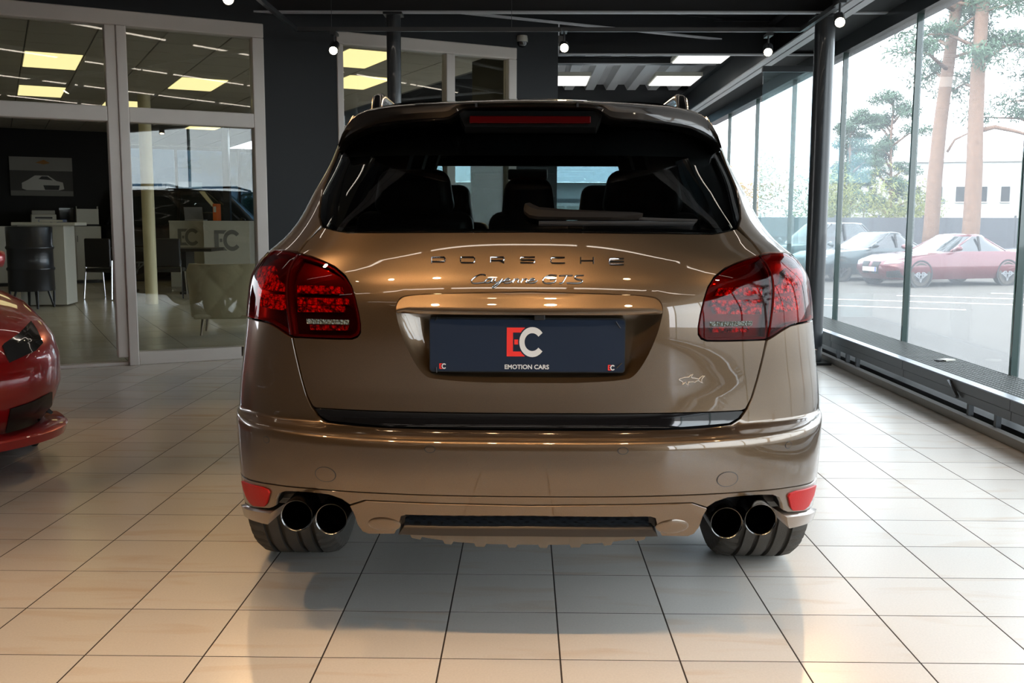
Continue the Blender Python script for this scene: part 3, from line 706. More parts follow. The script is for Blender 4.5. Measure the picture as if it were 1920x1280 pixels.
# ---- badges
def cr(pts, ox, oy, k): return [(ox+x/k, oy+y/k) for x, y in pts]
LET = {'P': [[(92, 118), (92, 60), (205, 60), (211, 68), (211, 94), (205, 100), (92, 100)]], 'O': [[(362, 60), (470, 60), (479, 68), (479, 100), (470, 109), (362, 109), (353, 100), (353, 68), (362, 60)]],
 'R': [[(622, 112), (622, 60), (738, 60), (744, 66), (744, 84), (736, 90), (622, 90)], [(705, 90), (745, 113)]], 'S': [[(1022, 60), (900, 60), (892, 68), (892, 79), (900, 86), (1012, 86), (1020, 93), (1020, 103), (1012, 110), (890, 110)]],
 'C': [[(1290, 64), (1175, 64), (1165, 73), (1165, 104), (1175, 113), (1292, 113)]], 'H': [[(1433, 62), (1433, 122)], [(1547, 62), (1547, 122)], [(1433, 92), (1547, 92)]], 'E': [[(1822, 74), (1700, 74), (1691, 82), (1691, 119), (1700, 127), (1822, 127)], [(1691, 100), (1822, 100)]]}
for k, st in LET.items(): ribbon('chrome_letter', [cr(s_, 790, 470, 4.8) for s_ in st], 1.1, 0, .004, M_CHROME, tailgate)
def bez(p, n=5):                                                        # Catmull-Rom through the points
    o = []
    for i in range(len(p)-1):
        a, b, c, d = p[max(i-1, 0)], p[i], p[i+1], p[min(i+2, len(p)-1)]
        for k in range(n):
            t = k/n; o.append(tuple(.5*(2*b[j]+(c[j]-a[j])*t+(2*a[j]-5*b[j]+4*c[j]-d[j])*t*t+(3*b[j]-a[j]-3*c[j]+d[j])*t**3) for j in (0, 1)))
    return o+[p[-1]]
def nn(o): return [[(835+o, 253), (822+o, 290)], [(828+o, 276), (845+o, 260), (866+o, 254), (876+o, 262), (866+o, 287), (884+o, 286)]]
def ee(o): return [[(744+o, 272), (792+o, 264), (790+o, 252), (765+o, 254), (742+o, 275), (755+o, 291), (800+o, 284), (822+o, 268)]]
SCR = [[[(580, 220), (540, 214), (490, 234), (453, 266), (458, 288), (500, 292), (560, 284), (585, 270)]],
 [[(642, 256), (605, 252), (576, 272), (582, 288), (612, 284), (640, 260)], [(642, 256), (630, 282), (652, 288)]], [[(668, 255), (660, 278), (680, 286), (712, 270), (728, 254)], [(728, 254), (700, 295), (655, 332), (640, 326), (680, 296), (742, 272)]],
 ee(0), nn(0), nn(75), ee(222), [[(1218, 226), (1160, 219), (1108, 245), (1094, 278), (1130, 293), (1195, 284), (1208, 258), (1160, 258)]], [[(1240, 230), (1270, 224), (1362, 224)], [(1308, 225), (1270, 288), (1240, 292)]], [[(1462, 222), (1402, 224), (1378, 240), (1395, 254), (1440, 264), (1446, 280), (1405, 292), (1305, 290)]]]
for st in SCR: ribbon('script_letter', [bez(cr(s_, 790, 470, 4.8)) for s_ in st], .95, 0, .0035, M_CHROME, tailgate)
SH = [(310, 505), (380, 460), (560, 415), (740, 395), (840, 305), (935, 265), (870, 350), (855, 405), (890, 435), (1040, 450), (1210, 490), (1260, 420), (1370, 350), (1465, 340), (1370, 430), (1315, 520), (1335, 625), (1385, 660), (1300, 640), (1200, 560), (1100, 570), (1020, 630), (950, 610), (730, 620), (705, 700), (735, 790), (650, 720), (600, 625), (520, 690), (455, 745), (490, 640), (440, 590), (345, 545), (310, 505)]
ribbon('shark_badge', [cr(SH, 1260, 690, 24)], .55, 0, .003, mat('badge_silver', (.88, .85, .82), .35, .4), tailgate)

# ---- tail lamps: tinted lens over dark housing, red reflector blocks and a clear reversing strip
M_LENS = glass('red_lens', (.80, .085, .06), .55); M_LAMPH = mat('lamp_housing', (.012, .001, .001), .35, 0, coat=.3)
M_LED = mat('red_led_reflector', (.95, .03, .012), .22, .35, bump=(150, 1., 1))
def led_cells(m, sc_):
    n = m.node_tree; b = n.nodes['Principled BSDF']; tc = n.nodes.new('ShaderNodeTexCoord'); v = n.nodes.new('ShaderNodeTexVoronoi'); v.inputs['Scale'].default_value = sc_
    n.links.new(tc.outputs['Object'], v.inputs['Vector']); cr_ = n.nodes.new('ShaderNodeValToRGB'); cr_.color_ramp.elements[0].color = (1, .10, .05, 1); cr_.color_ramp.elements[1].color = (.10, .002, .001, 1); cr_.color_ramp.elements[0].position = .25; cr_.color_ramp.elements[1].position = .72
    n.links.new(v.outputs['Distance'], cr_.inputs[0]); n.links.new(cr_.outputs[0], b.inputs['Base Color'])
led_cells(M_LED, 80); M_REV = mat('clear_reverse_element', (.16, .19, .18), .2, .3, bump=(160, 1., 1))
rim = mat('lamp_rim_red', (.05, .001, .001), .3, 0, spec=.3)
inl = L(*in_light)+L(*split)
outl = L((559, 476.5), (543, 472), (516, 471.3), (503, 475.5), ('d', .75, 1.092), ('d', .79, 1.07), ('d', .82, 1.02), ('d', .825, .96), ('d', .818, .93), (470, 595), (489, 598.8), (504, 602.5), (522, 613), (537, 623), (544.5, 627.5))+L((540.6, 601), (537.2, 571.3), (535.6, 549), (535.6, 534), (537.4, 519.4), (540.5, 504.5), (548, 489.7))
rowA = [(553, 533), (590, 532.7), (636, 535), (640, 548.5), (600, 548.3), (553, 547)]; rowB = [(553, 556), (648, 558), (650, 570), (553, 569.5)]; rowC = [(554, 571), (642, 572), (640, 585), (554, 584.5)]
rev = [(576, 597.3), (655, 599.5), (655, 608), (577, 606.5)]; rowD = [(577, 609), (648, 610.5), (646, 620), (578, 618.5)]
oA = [(482, 495), (510, 494), (514, 520), (533, 535.7), (533, 544.6), (481, 540)]; oB = [(479, 547.6), (533, 551), (533, 577), (524, 581), (483, 574)]
for sgn in (1, -1):
    fx = (lambda p: p) if sgn == 1 else mirror
    lp = thing('tail_lamp', None, None, (0, 0, 0)); lp.parent = car
    for nm, ol, blocks in (('inner_lens', inl, ((rowA, M_LED), (rowB, M_LED), (rowC, M_LED), (rev, M_REV), (rowD, M_LED))), ('outer_lens', outl, ((oA, M_LED), (oB, M_LED)))):
        panel(nm, fx(ol), M_LENS, lp, off=.002, thick=.003, g=.018)
        panel('lamp_housing', fx(ol), M_LAMPH, lp, off=-.022, thick=.01, g=.03)
        panel('lamp_rim', fx(ol), rim, lp, holes=[fx([(c_[0]*.955+q[0]*.045, c_[1]*.955+q[1]*.045) if False else q2 for q2 in [((q[0]-cx_)*.94+cx_, (q[1]-cy_)*.94+cy_) for cx_, cy_ in [tuple(np.mean(np.array(ol), 0))] for q in ol]]) ] if False else [fx([((q[0]-np.mean([v[0] for v in ol]))*.955+np.mean([v[0] for v in ol]), (q[1]-np.mean([v[1] for v in ol]))*.955+np.mean([v[1] for v in ol])) for q in ol])], off=-.003, thick=.02, g=.02)
        for bl, m in blocks: panel('led_block' if m is M_LED else 'reversing_lamp', fx(L(*bl)), m, lp, off=-.010 if m is M_LED else .0035, thick=.012 if m is M_LED else .002, g=.009)

# ---- spoiler, high brake lamp, wiper
st_ = [(990, 186, 201), (930, 187, 201.5), (880, 188.5, 203), (868, 189, 205), (856, 189.5, 212), (843, 190, 221), (830, 190.3, 224), (786, 192.5, 226), (740, 196, 230), (712, 199.5, 234), (690, 204, 239), (672, 211, 246), (660, 220, 252), (650, 232, 258), (641, 248, 266), (634, 268, 282)]
half = []
for px, yt, yb in st_:
    y0 = .30
    for _ in range(4):
        a = at_y(px, yt, CYB+y0); x = a.x-CX; y0 = .30+.30*min(1, abs(x)/.66)**2.4
    a = at_y(px, yt, CYB+y0); b = at_y(px, yb, CYB+y0+.012); x = a.x-CX; zt2, zb2 = a.z, b.z; h = zt2-zb2
    xr = x*.985
    half.append([(xr, .78, zt2+.045-.02*abs(x)), (xr, y0+.16, zt2+.022-.01*abs(x)), (x, y0+.035, zt2+.003), (x, y0+.012, zt2-.001), (x, y0, zt2-.006), (x, y0+.001, zt2-.2*h-.004), (x, y0+.010, zt2-.55*h), (x, y0+.006, zb2+.1*h), (x, y0+.012, zb2), (xr, y0+.03, zb2-.0005), (xr, y0+.15, zb2-.004), (xr*.99, .62, zb2-.004)])
full = [[Vector(p) for p in r_] for r_ in half[::-1]]+[[Vector((-p[0], p[1], p[2])) for p in r_] for r_ in half[1:]]
mb = MB(); mb.loft(full, True, True); sp = shade_auto(mb.build('roof_spoiler', paint('spoiler_shade_paint', (.022, .015, .010), .7, .3), car), .75)  # body paint darkened to carry the reflection of the dark ceiling
q0, q1 = at_y(880, 217, CYB+.335), at_y(1108, 231, CYB+.335)
MB().box(((q0.x+q1.x)/2-CX, .345, (q0.z+q1.z)/2), (q1.x-q0.x, .02, q0.z-q1.z)).build('brake_lamp', mat('brake_red', (.06, .001, .0015), .3, 0, spec=.06), sp, bevel=.003)
h0, h1 = at_y(852, 205, CYB+.35), at_y(1138, 238, CYB+.35)
hb = MB(); hx0, hx1 = h0.x-CX, h1.x-CX
hb.loft([[Vector((hx0, .42, h0.z)), Vector((hx1, .42, h0.z)), Vector((hx1, .5, h0.z)), Vector((hx0, .5, h0.z))], [Vector((hx0+.01, .35, h0.z-.004)), Vector((hx1-.01, .35, h0.z-.004)), Vector((hx1, .5, h0.z-.004)), Vector((hx0, .5, h0.z-.004))], [Vector((hx0+.03, .36, h1.z)), Vector((hx1-.03, .36, h1.z)), Vector((hx1-.02, .52, h1.z-.01)), Vector((hx0+.02, .52, h1.z-.01))]], True, True)
hb.build('brake_lamp_housing', mat('matt_black', (.006, .006, .006), .8, 0, spec=.1), sp)
for px in (893, 1083):
    q = at_y(px, 197, CYB+.30); MB().box((q.x-CX, .30, q.z), (.006, .012, .012)).build('spoiler_joint', M_BLACK, sp)
wp = ribbon('wiper_arm', [[(984, 397), (988, 399), (996, 404), (1010, 408), (1060, 410.5), (1120, 412), (1190, 413.5), (1201, 414)]], [5, 9, 10, 8.5, 7, 6, 5, 3.5], .012, .034, mat('wiper_grey', (.016, .013, .011), .55, 0, spec=.12), car)
ribbon('wiper_blade', [[(1010, 421), (1100, 421), (1200, 421), (1300, 422)]], [2.2, 2.6, 2.6, 1.6], .0, .016, M_BLACK, wp)
ribbon('blade_carrier', [[(1196, 417), (1240, 419), (1302, 421)]], [2.2, 2, 1.6], .012, .024, M_BLACK, wp)

# ---- exhaust tips and the black housings around them
def tip(px, py, r):
    q = at_y(px, py, CYB+.055); x, z = q.x-CX, q.z
    t = shade_auto(MB().lathe([(r*.86, .30), (r*.86, .012), (r*.90, 0), (r*.97, -.002), (r, .006), (r, .30)], 40, (x, .05, z), 'y').build('exhaust_tip', M_DKCHROME, car), .9)
    MB().lathe([(0, .22), (r*.86, .22)], 30, (x, .05, z), 'y').build('tip_baffle', M_BLACK, t)
for px, py in ((557.2, 965.4), (621.8, 972), (1361.5, 979), (1425.4, 973)): tip(px, py, .0442)
ehp = L(*(cut+[(664, 961), (668, 970), (640, 968), (590, 964), (540, 958), (514, 958)]))
both('exhaust_housing', ehp, MATS['matt_black'], off=-.075, thick=.01, g=.02)
for s_ in (-1, 1):
    hb = MB(); x0, x1 = s_*.465, s_*.70
    c0 = cut if s_ < 0 else None
    pts = [Vector(surf_off(np.array(-s_*0+(d if s_ < 0 else -d)), np.array(s), np.array(-.012))[0]) for d, s in L(*(cut+[(664, 961), (671.5, 982), (681, 994)]))]
    hb.loft([[p for p in pts], [p+Vector((0, .10, 0)) for p in pts]], False); o = hb.build('exhaust_surround', MATS['matt_black'], car, True)
    MB().box((s_*.585, .30, .47), (.30, .1, .14)).build('silencer', mat('silencer_steel', (.03, .028, .026), .5, .5), car, bevel=.02)

# ---- dark inner skin added to block light through the panel gaps, floor pan, roof, bonnet, front
def shell_grid(name, d0, d1, z0, z1, off, m, nd=60, ns=50):
    D_, S_ = np.meshgrid(np.linspace(d0, d1, nd), np.linspace(s_of_z(z0), s_of_z(z1), ns)); P_ = surf_off(D_.ravel(), S_.ravel(), np.full(D_.size, off))[0]
    fs = [(i*nd+j, i*nd+j+1, (i+1)*nd+j+1, (i+1)*nd+j) for i in range(ns-1) for j in range(nd-1)]
    return mesh_obj(name, P_, fs, m, car, True)
shell_grid('gap_light_block', -1.3, 1.3, .62, 1.165, -.055, M_INNER, 90, 40)
shell_grid('bumper_core', -.42, .42, .40, .62, -.06, M_INNER, 40, 12)
shell_grid('bumper_light_block', -.95, .95, .462, .62, -.035, M_INNER, 70, 10)  # unseen layer added to keep light out above the exhausts
shell_grid('hatch_light_block', -.8, .8, 1.43, 1.585, -.03, M_INNER, 40, 8)  # dark layer added to stop light leaking in under the spoiler
for s_ in (-1, 1): shell_grid('pillar_trim', s_*.50, s_*1.25, 1.165, 1.56, -.045, M_INNER, 20, 14)
for s_ in (-1, 1):
    for y in (1.5, 2.0, 2.55): MB().box((s_*.565, y, 1.34), (.10, .12, .46), Matrix.Rotation(-s_*.3, 3, 'Y')).build('pillar_trim', M_INNER, car)
MB().box((0, 2.4, .335), (1.30, 3.9, .05)).build('floor_pan', M_BLACK, car)
MB().box((0, .72, .50), (.80, .70, .26)).build('spare_well', M_BLACK, car, bevel=.03)
for s_ in (-1, 1): MB().box((s_*.66, 1.02, .80), (.5, .95, .03)).build('wheel_liner', M_BLACK, car)
rows = []
for y in np.linspace(.60, 2.72, 16):
    zc = 1.568+.05*math.sin(max(0, min(1, (y-.3)/2.7))*math.pi)
    rows.append([Vector((x, y, zc-.13*(abs(x)/.6)**8)) for x in np.linspace(-.6, .6, 19)])
mb = MB(); mb.loft(rows, False); mb.build('roof', M_PAINT, car, True)
mb = MB(); mb.loft([[v-Vector((0, 0, .03)) for v in r_] for r_ in rows], False); mb.build('headliner', M_INNER, car, True)
rows = []
for t in np.linspace(0, 1, 12):
    z = 1.06+.51*t; y = 3.55-.88*t; wv = .74-.14*t
    rows.append([Vector((x*wv, y-.10*abs(x)**2.5, z)) for x in np.linspace(-1, 1, 15)])
mb = MB(); mb.loft(rows, False); mb.build('windshield', M_WSHIELD, car, True)
for s_ in (-1, 1): MB().tube([(s_*.75, 3.46, 1.06), (s_*.68, 3.0, 1.32), (s_*.61, 2.58, 1.56)], .035, 8).build('windscreen_pillar', M_PAINT, car, True)
rows = []
for t in np.linspace(0, 1, 16):
    y = 3.5+1.28*t; z = 1.075-.10*t-.16*max(0, t-.75)*4*.6; wv = .82-.22*t**3
    rows.append([Vector((x*wv, y-.12*abs(x)**3*t, z-.05*abs(x)**3)) for x in np.linspace(-1, 1, 17)])
mb = MB(); mb.loft(rows, False); mb.build('bonnet', M_PAINT, car, True)
rows = []
for z, yf in ((.28, 4.70), (.40, 4.80), (.55, 4.846), (.70, 4.83), (.82, 4.80), (.90, 4.76)):
    ph = np.linspace(-math.pi/2, math.pi/2, 31); rr = (np.abs(np.sin(ph))**2.6+np.abs(np.cos(ph))**2.6)**(-1/2.6)
    rows.append([Vector((.905*r_*math.sin(a), yf-.55+.55*r_*math.cos(a), z)) for a, r_ in zip(ph, rr)])
mb = MB(); mb.loft(rows, False); mb.build('front_bumper', M_PAINT, car, True)
for s_ in (-1, 1):
    for yc_ in (1.02, 3.915):
        pts = []
        for k in range(25):
            a_ = math.radians(8+164*k/24); y_, z_ = yc_-.425*math.cos(a_), .37+.425*math.sin(a_)
            pts.append(Vector(surf_off(np.array(s_*(DE+y_-.6)), np.array(s_of_z(z_)), np.array(-.012))[0]))
        shade_auto(MB().tube(pts, .016, 8).build('wheel_arch_trim', M_BLACK, car), 1.)
# roof rails
for s_ in (-1, 1):
    pts = [(s_*.52, .86, 1.575), (s_*.525, .93, 1.625), (s_*.53, 1.05, 1.648), (s_*.54, 1.8, 1.665), (s_*.53, 2.5, 1.655), (s_*.52, 2.8, 1.60)]
    shade_auto(MB().tube(pts, [.018, .020, .018, .016, .016, .012], 10).build('roof_rail', M_DKCHROME, car), 1)
# door mirrors
for s_ in (-1, 1):
    mb = MB(); rings = []
    for t in np.linspace(0, 1, 9):
        r_ = math.sin(math.pi*min(.97, max(.03, t)))**.5
        rings.append([Vector((s_*(.92+.20*t), 3.12+.06*math.cos(a)*r_+.03*t, 1.10+.085*math.sin(a)*r_)) for a in [2*math.pi*k/16 for k in range(16)]])
    mb.loft(rings, True, True); mo = mb.build('door_mirror', M_PAINT, car, True)
    MB().box((s_*1.02, 3.065, 1.10), (.15, .006, .11)).build('mirror_glass', M_CHROME, mo, bevel=.003); MB().box((s_*.885, 3.13, 1.07), (.10, .05, .03)).build('mirror_arm', M_BLACK, mo)

# ---- seats
def cushion(name, c, d, parent, bv=.05, taper=1.):
    mb = MB().box(c, d)
    for v in mb.v:
        if v.z > c[2]: v.x = c[0]+(v.x-c[0])*taper
    o = mb.build(name, M_LEATHER, parent); b = o.modifiers.new('bevel', 'BEVEL'); b.width = bv; b.segments = 4; shade_auto(o, 1.2); return o
def seat(x, y, wd, hz, hw, hh, front=False):
    r_ = thing('seat', None, None, (x, y, 0)); r_.parent = car
    cushion('backrest', (0, 0, .90 if front else .915), (wd, .14, .62 if front else .67), r_, .05, .9); cushion('seat_cushion', (0, .26, .55), (wd, .5, .16), r_, .05)
    cushion('headrest', (0, -.02, hz), (hw, .11, hh), r_, .045, .82)
    for k in (-1, 1): MB().tube([(k*.05, 0, 1.12), (k*.05, -.01, hz-.05)], .006, 6).build('headrest_post', M_DKCHROME, r_)
seat(-.44, 1.32, .50, 1.325, .32, .17); seat(.44, 1.32, .50, 1.325, .32, .17); seat(0, 1.34, .34, 1.295, .215, .17)
seat(-.40, 2.35, .48, 1.28, .28, .22, True); seat(.38, 2.35, .48, 1.28, .28, .22, True)
MB().box((0, 3.15, .95), (1.35, .5, .22)).build('dashboard', M_INNER, car, bevel=.06)
MB().box((0, .85, 1.02), (1.1, .6, .02)).build('parcel_shelf', M_INNER, car)
MB().box((0, 2.74, 1.55), (1.22, .06, .09)).build('sun_visor', M_INNER, car)
MB().box((0, 2.95, 1.47), (.22, .03, .06)).build('rear_view_mirror', M_BLACK, car, bevel=.012)
shade_auto(MB().tube([(-.38+.18*math.cos(a), 2.85+.06*math.sin(a), 1.0+.17*math.sin(a)) for a in [2*math.pi*k/24 for k in range(25)]], .014, 8).build('steering_wheel', M_BLACK, car), 1)

# ---- wheels
def tyre_mesh(R, wd, rr):
    h = wd/2; gw = .0075; gd = .013; prof_ = [(-h+.02, rr), (-h+.002, rr+.03), (-h, rr+.06), (-h+.008, R-.022), (-h+.028, R-.006), (-h+.05, R-.001)]
    for gx in (-.078, -.027, .027, .078): prof_ += [(gx-gw-.001, R), (gx-gw, R-gd), (gx+gw, R-gd), (gx+gw+.001, R)]
    prof_ += [(h-.05, R-.001), (h-.028, R-.006), (h-.008, R-.022), (h, rr+.06), (h-.002, rr+.03), (h-.02, rr)]
    N = 192; rings = []
    for k in range(N):
        a = 2*math.pi*k/N; ring_ = []
        for i, (x, r_) in enumerate(prof_):
            sipe = .010 if (3 <= i <= 5 or len(prof_)-6 <= i <= len(prof_)-4) and k % 4 == 0 else 0
            ring_.append(Vector((x, (r_-sipe)*math.cos(a), (r_-sipe)*math.sin(a))))
        rings.append(ring_)
    rings.append(rings[0]); m = MB(); m.loft(rings, False); return m
def wheel(x, y, R=.37, wd=.30, rr=.268, parent=car):
    r_ = thing('wheel', None, None, (x, y, R)); r_.parent = parent
    shade_auto(tyre_mesh(R, wd, rr).build('tyre', M_RUBBER, r_), .5); sgn = 1 if x > 0 else -1
    shade_auto(MB().lathe([(rr+.004, -wd*.45), (rr-.03, -wd*.3), (rr-.03, wd*.3), (rr+.004, wd*.45)], 40, (0, 0, 0), 'x').build('rim', M_DKCHROME, r_), .6)
    sp_ = MB(); sp_.lathe([(0, sgn*wd*.36), (.06, sgn*wd*.36), (.07, sgn*wd*.2), (0, sgn*wd*.2)], 20, (0, 0, 0), 'x')
    for k in range(10):
        a = 2*math.pi*k/10; sp_.box((sgn*wd*.32, math.cos(a)*.15, math.sin(a)*.15), (.03, .03, .20), Matrix.Rotation(-a+math.pi/2, 3, 'X'))
    sp_.build('spokes', M_DKCHROME, r_)
    return r_
for s_ in (-1, 1): wheel(s_*.812, 1.02); wheel(s_*.80, 3.915, wd=.28)

# ================================================================== LAMPS
WARM = (1., .62, .30)
M_BULB = emit('warm_spot_lens', (1, .86, .62), 34)
def spot_head(p, aim, lbl, energy=110, lit=True, angle=62, grp='black track spotlights', stem=.14):
    p = Vector(p); d = (Vector(aim)-p).normalized()
    t = thing('track_spotlight', lbl, 'spotlight', p, 0, grp)
    R3 = d.to_track_quat('-Z', 'Y').to_matrix()
    b = MB(); b.lathe([(0, .15), (.036, .15), (.040, .14), (.040, 0), (.034, -.002), (.034, .012), (0, .012)], 24); b.v = [R3 @ v for v in b.v]
    shade_auto(b.build('housing', M_STEEL, t), .7)
    b = MB(); b.lathe([(0, .004), (.033, .004)], 24); b.v = [R3 @ v for v in b.v]; b.build('lens', M_BULB, t)
    top = R3 @ Vector((0, 0, .10)); MB().tube([top, Vector((top.x, top.y, stem))], .008, 8).build('stem', M_STEEL, t)
    MB().box((top.x, top.y, stem+.012), (.05, .14, .024)).build('adapter', M_STEEL, t)
    l = bpy.data.lights.new('spot_lamp', 'SPOT'); l.energy = energy; l.color = WARM; l.spot_size = math.radians(angle); l.spot_blend = .55; l.shadow_soft_size = .035
    lo = bpy.data.objects.new('spot_lamp', l); COL.objects.link(lo); lo.parent = t; lo.location = d*.02; lo.rotation_euler = d.to_track_quat('-Z', 'Y').to_euler()
ZT = 2.78
def track(a, b, lbl):
    a = Vector(a); b = Vector(b); ang = math.atan2((b-a).y, (b-a).x)
    t = thing('light_track', lbl, 'light track', ((a+b)/2).to_tuple()[:2]+(ZT,), ang); Lt = (b-a).length
    MB().box((0, 0, .018), (Lt, .034, .034)).build('rail', M_STEEL, t)
    for k in range(max(2, int(Lt/1.6))):
        x = -Lt/2+.3+k*1.5
        if x < Lt/2: MB().tube([(x, 0, .035), (x, 0, 3.36-ZT)], .002, 5).build('wire', M_GREY, t)
TXL, TXR, TYF = -1.92, 2.28, 8.45
track((TXL, TYF), (TXR, TYF), 'black light track hung across the hall ahead of the SUV')
track((TXL, 1.32), (TXL, TYF-.02), 'black light track hung along the office window side')
track((TXR, 1.32), (TXR, TYF-.02), 'black light track hung along the steel column side')
track((TXL, 1.3), (TXR, 1.3), 'black light track hung across the hall behind the SUV')
def head_px(px, py, aim, lbl, energy, z=2.62): q = at_z(px, py, z); spot_head(q, aim, lbl, energy)
head_px(428, -1, (-.5, 2.6, .4), 'black track spotlight above the office door frame', 95)
head_px(625, 95, (-1.3, 4.2, .3), 'black track spotlight beside the narrow dark wall between the windows', 62)
head_px(1058, 90, (.2, 3.0, .9), 'black track spotlight beside the white camera dome, shining straight back', 80)
head_px(1440, 98, (1.0, 4.0, .3), 'black track spotlight hung from the end of the cross track', 70)
head_px(1575, 42, (1.2, 3.0, .6), 'black track spotlight hanging in front of the steel column', 70)
for x, y, ax, ay, az, e, lb in ((TXL+.1, 2.45, -.9, 2.7, .5, 42, 'office side track just behind the SUV'), (-1.18, 1.3, -.6, 2.6, .4, 42, 'rear cross track, the one next to the office side corner'), (-.66, 1.3, -.3, 2.3, .2, 42, 'rear cross track, second from the office side corner'),
    (.14, 1.3, .1, 2.2, .2, 42, 'rear cross track, behind the plate of the SUV'), (TXR-.35, 1.64, 1.2, 2.6, .2, 26, 'column side track just behind the SUV'), (-1.75, 1.3, -2.2, 2.0, 0, 58, 'rear cross track at its office side corner, added to light the floor'),
    (.75, 1.3, .7, 2.0, 0, 40, 'rear cross track next to its column side corner, added to light the floor'), (-.2, 1.3, -.1, 1.7, 0, 40, 'rear cross track, added to light the floor straight below'), (TXL, 5.2, -3.2, 5.0, .4, 16, 'office side track over the red coupe')):
    spot_head((x, y, 2.62), (ax, ay, az), 'black track spotlight on the '+lb, e)  # the spots aimed at the floor are added to brighten it
M_LED = None
M_LINE = emit('cool_linear_lamp', (1, .88, .76), 8)
def linear(x, y, ln, rz=0., z=2.93, lbl='slim white linear lamp under the black showroom ceiling'):
    t = thing('linear_lamp', lbl, 'lamp', (x, y, z), rz, 'slim linear lamps')
    MB().box((0, 0, .03), (ln, .04, .045)).build('housing', M_WHITE, t); MB().box((0, 0, .004), (ln-.02, .022, .012)).build('diffuser', M_LINE, t)
    for s_ in (-1, 1): MB().tube([(s_*ln*.35, 0, .05), (s_*ln*.35, 0, 3.352-z)], .002, 5).build('hanger', M_GREY, t)
LROW = [(-3.21, -2.18), (-1.87, -.81), (-.73, .33), (.39, 1.36), (1.44, 2.42)]
for j, y in enumerate((7.33, 5.5, 3.68, 1.85, .02, -1.8, -3.6)):
    for a, b in LROW: linear((a+b)/2, y, b-a, lbl='slim white linear lamp in the %s row behind the front light track' % ('first', 'second', 'third', 'fourth', 'fifth', 'sixth', 'seventh')[j])
# security camera on the dark wall by the window
q = at_plane(979, 79, WO-E2*.07, WN)
sc_ = thing('dome_camera', 'small white dome security camera on the dark wall', 'camera', q, WA)
shade_auto(MB().lathe([(0, .06), (.05, .06), (.055, .03), (.055, .0)], 24).build('dome_base', M_WHITE, sc_), .7)
shade_auto(MB().lathe([(.05, 0), (.047, -.025), (.03, -.045), (0, -.052)], 24).build('dome_glass', M_GLOSSBLK, sc_), .9)
MB().box((0, .05, .03), (.06, .06, .05)).build('bracket', M_WHITE, sc_)

# ================================================================== OFFICE
ot = tile_geo(.6, .012, .02, .003); ot = ([(x, y, -z) for x, y, z in ot[0]], [f[::-1] for f in ot[1]])
oc = struct(MB().box2((0, 0, 0), (1, 1, 1)).build('ceiling_office', mat('ceiling_grid', (.10, .09, .08), .8)))
me = oc.data; cs = [wl(a, b, z) for z in (3.02, 3.1) for a, b in ((A_L-.1, .13), (A_L-.1, 17), (4.3, 17), (4.3, .13))]
oc.data.clear_geometry(); oc.data.from_pydata([tuple(c) for c in cs], [], [(3, 2, 1, 0), (4, 5, 6, 7), (0, 1, 5, 4), (1, 2, 6, 5), (2, 3, 7, 6), (3, 0, 4, 7)])
M_CT = mat('ceiling_board', (.42, .38, .32), .8, 0, noise=(30, .08))
panels_px = [((60, 115), 0), ((40, 166), 0), ((333, 160), 0), ((405, 240), 0), ((668, 108), 0), ((660, 153), 0), ((255, 200), 0), ((150, 262), 0)]
pcent = []
for (px, py), _ in panels_px:
    d = at_z(px, py, 3.0)-WO; pcent.append((round((d.dot(E1)-.3)/.6)*.6+.3, round((d.dot(E2)-.13)/.6)*.6+.13))
cc = []
for i in range(-2, 7):
    for j in range(0, 27):
        a, b = (i+.5)*.6, .13+(j+.5)*.6
        if any(abs(a-pa_) < .3 and abs(b-pb_) < .6 for pa_, pb_ in pcent): continue
        cc.append(wl(a, b, 3.0))
lay_tiles(oc, 'ceiling_board', cc, ot, M_CT, WA, 290)
M_PANEL = emit('warm_ceiling_panel', (1, .86, .42), 1.25)
for k, (a, b) in enumerate(pcent):
    t = thing('ceiling_light', 'warm yellow ceiling panel seen through the window beside the dome camera' if panels_px[k][0][0] > 600 else 'warm yellow ceiling panel seen over the office door' if panels_px[k][0][0] < 220 else 'warm yellow ceiling panel above the armchair and logo counters', 'lamp', wl(a, b, 3.0), WA, 'warm office ceiling panels')
    MB().box((0, 0, .012), (.585, 1.18, .02)).build('frame', M_WHITE, t); MB().box((0, 0, -.002), (.565, 1.16, .008)).build('diffuser', M_PANEL, t)
# dark back wall, pole
bk = MB(); bk.box(wl(-.15, 13.2, 1.5), (3.2, .12, 3.0), RW); struct(bk.build('wall_office', mat('office_black_wall', (.003, .003, .0035), .7)))
bk = MB(); bk.box(wl(A_L+.02, 12.9, 1.5), (.1, .6, 3.0), RW); struct(bk.build('wall_office_corner', MATS['office_black_wall']))
pole_p = at_z(285, 570)
t = thing('column_3', None, None, (pole_p.x, pole_p.y, 0)); struct(t)
shade_auto(MB().lathe([(0, .0015), (.088, .0015), (.088, 3.0), (0, 3.0)], 24).build('shaft', M_CREAM, t), .6)
q = at_y(424, 300, 19.0); t = thing('column_4', None, None, (q.x, 19.0, 0)); struct(t); MB().box((0, 0, 1.5), (.12, .12, 3.0)).build('shaft', M_STEEL, t)
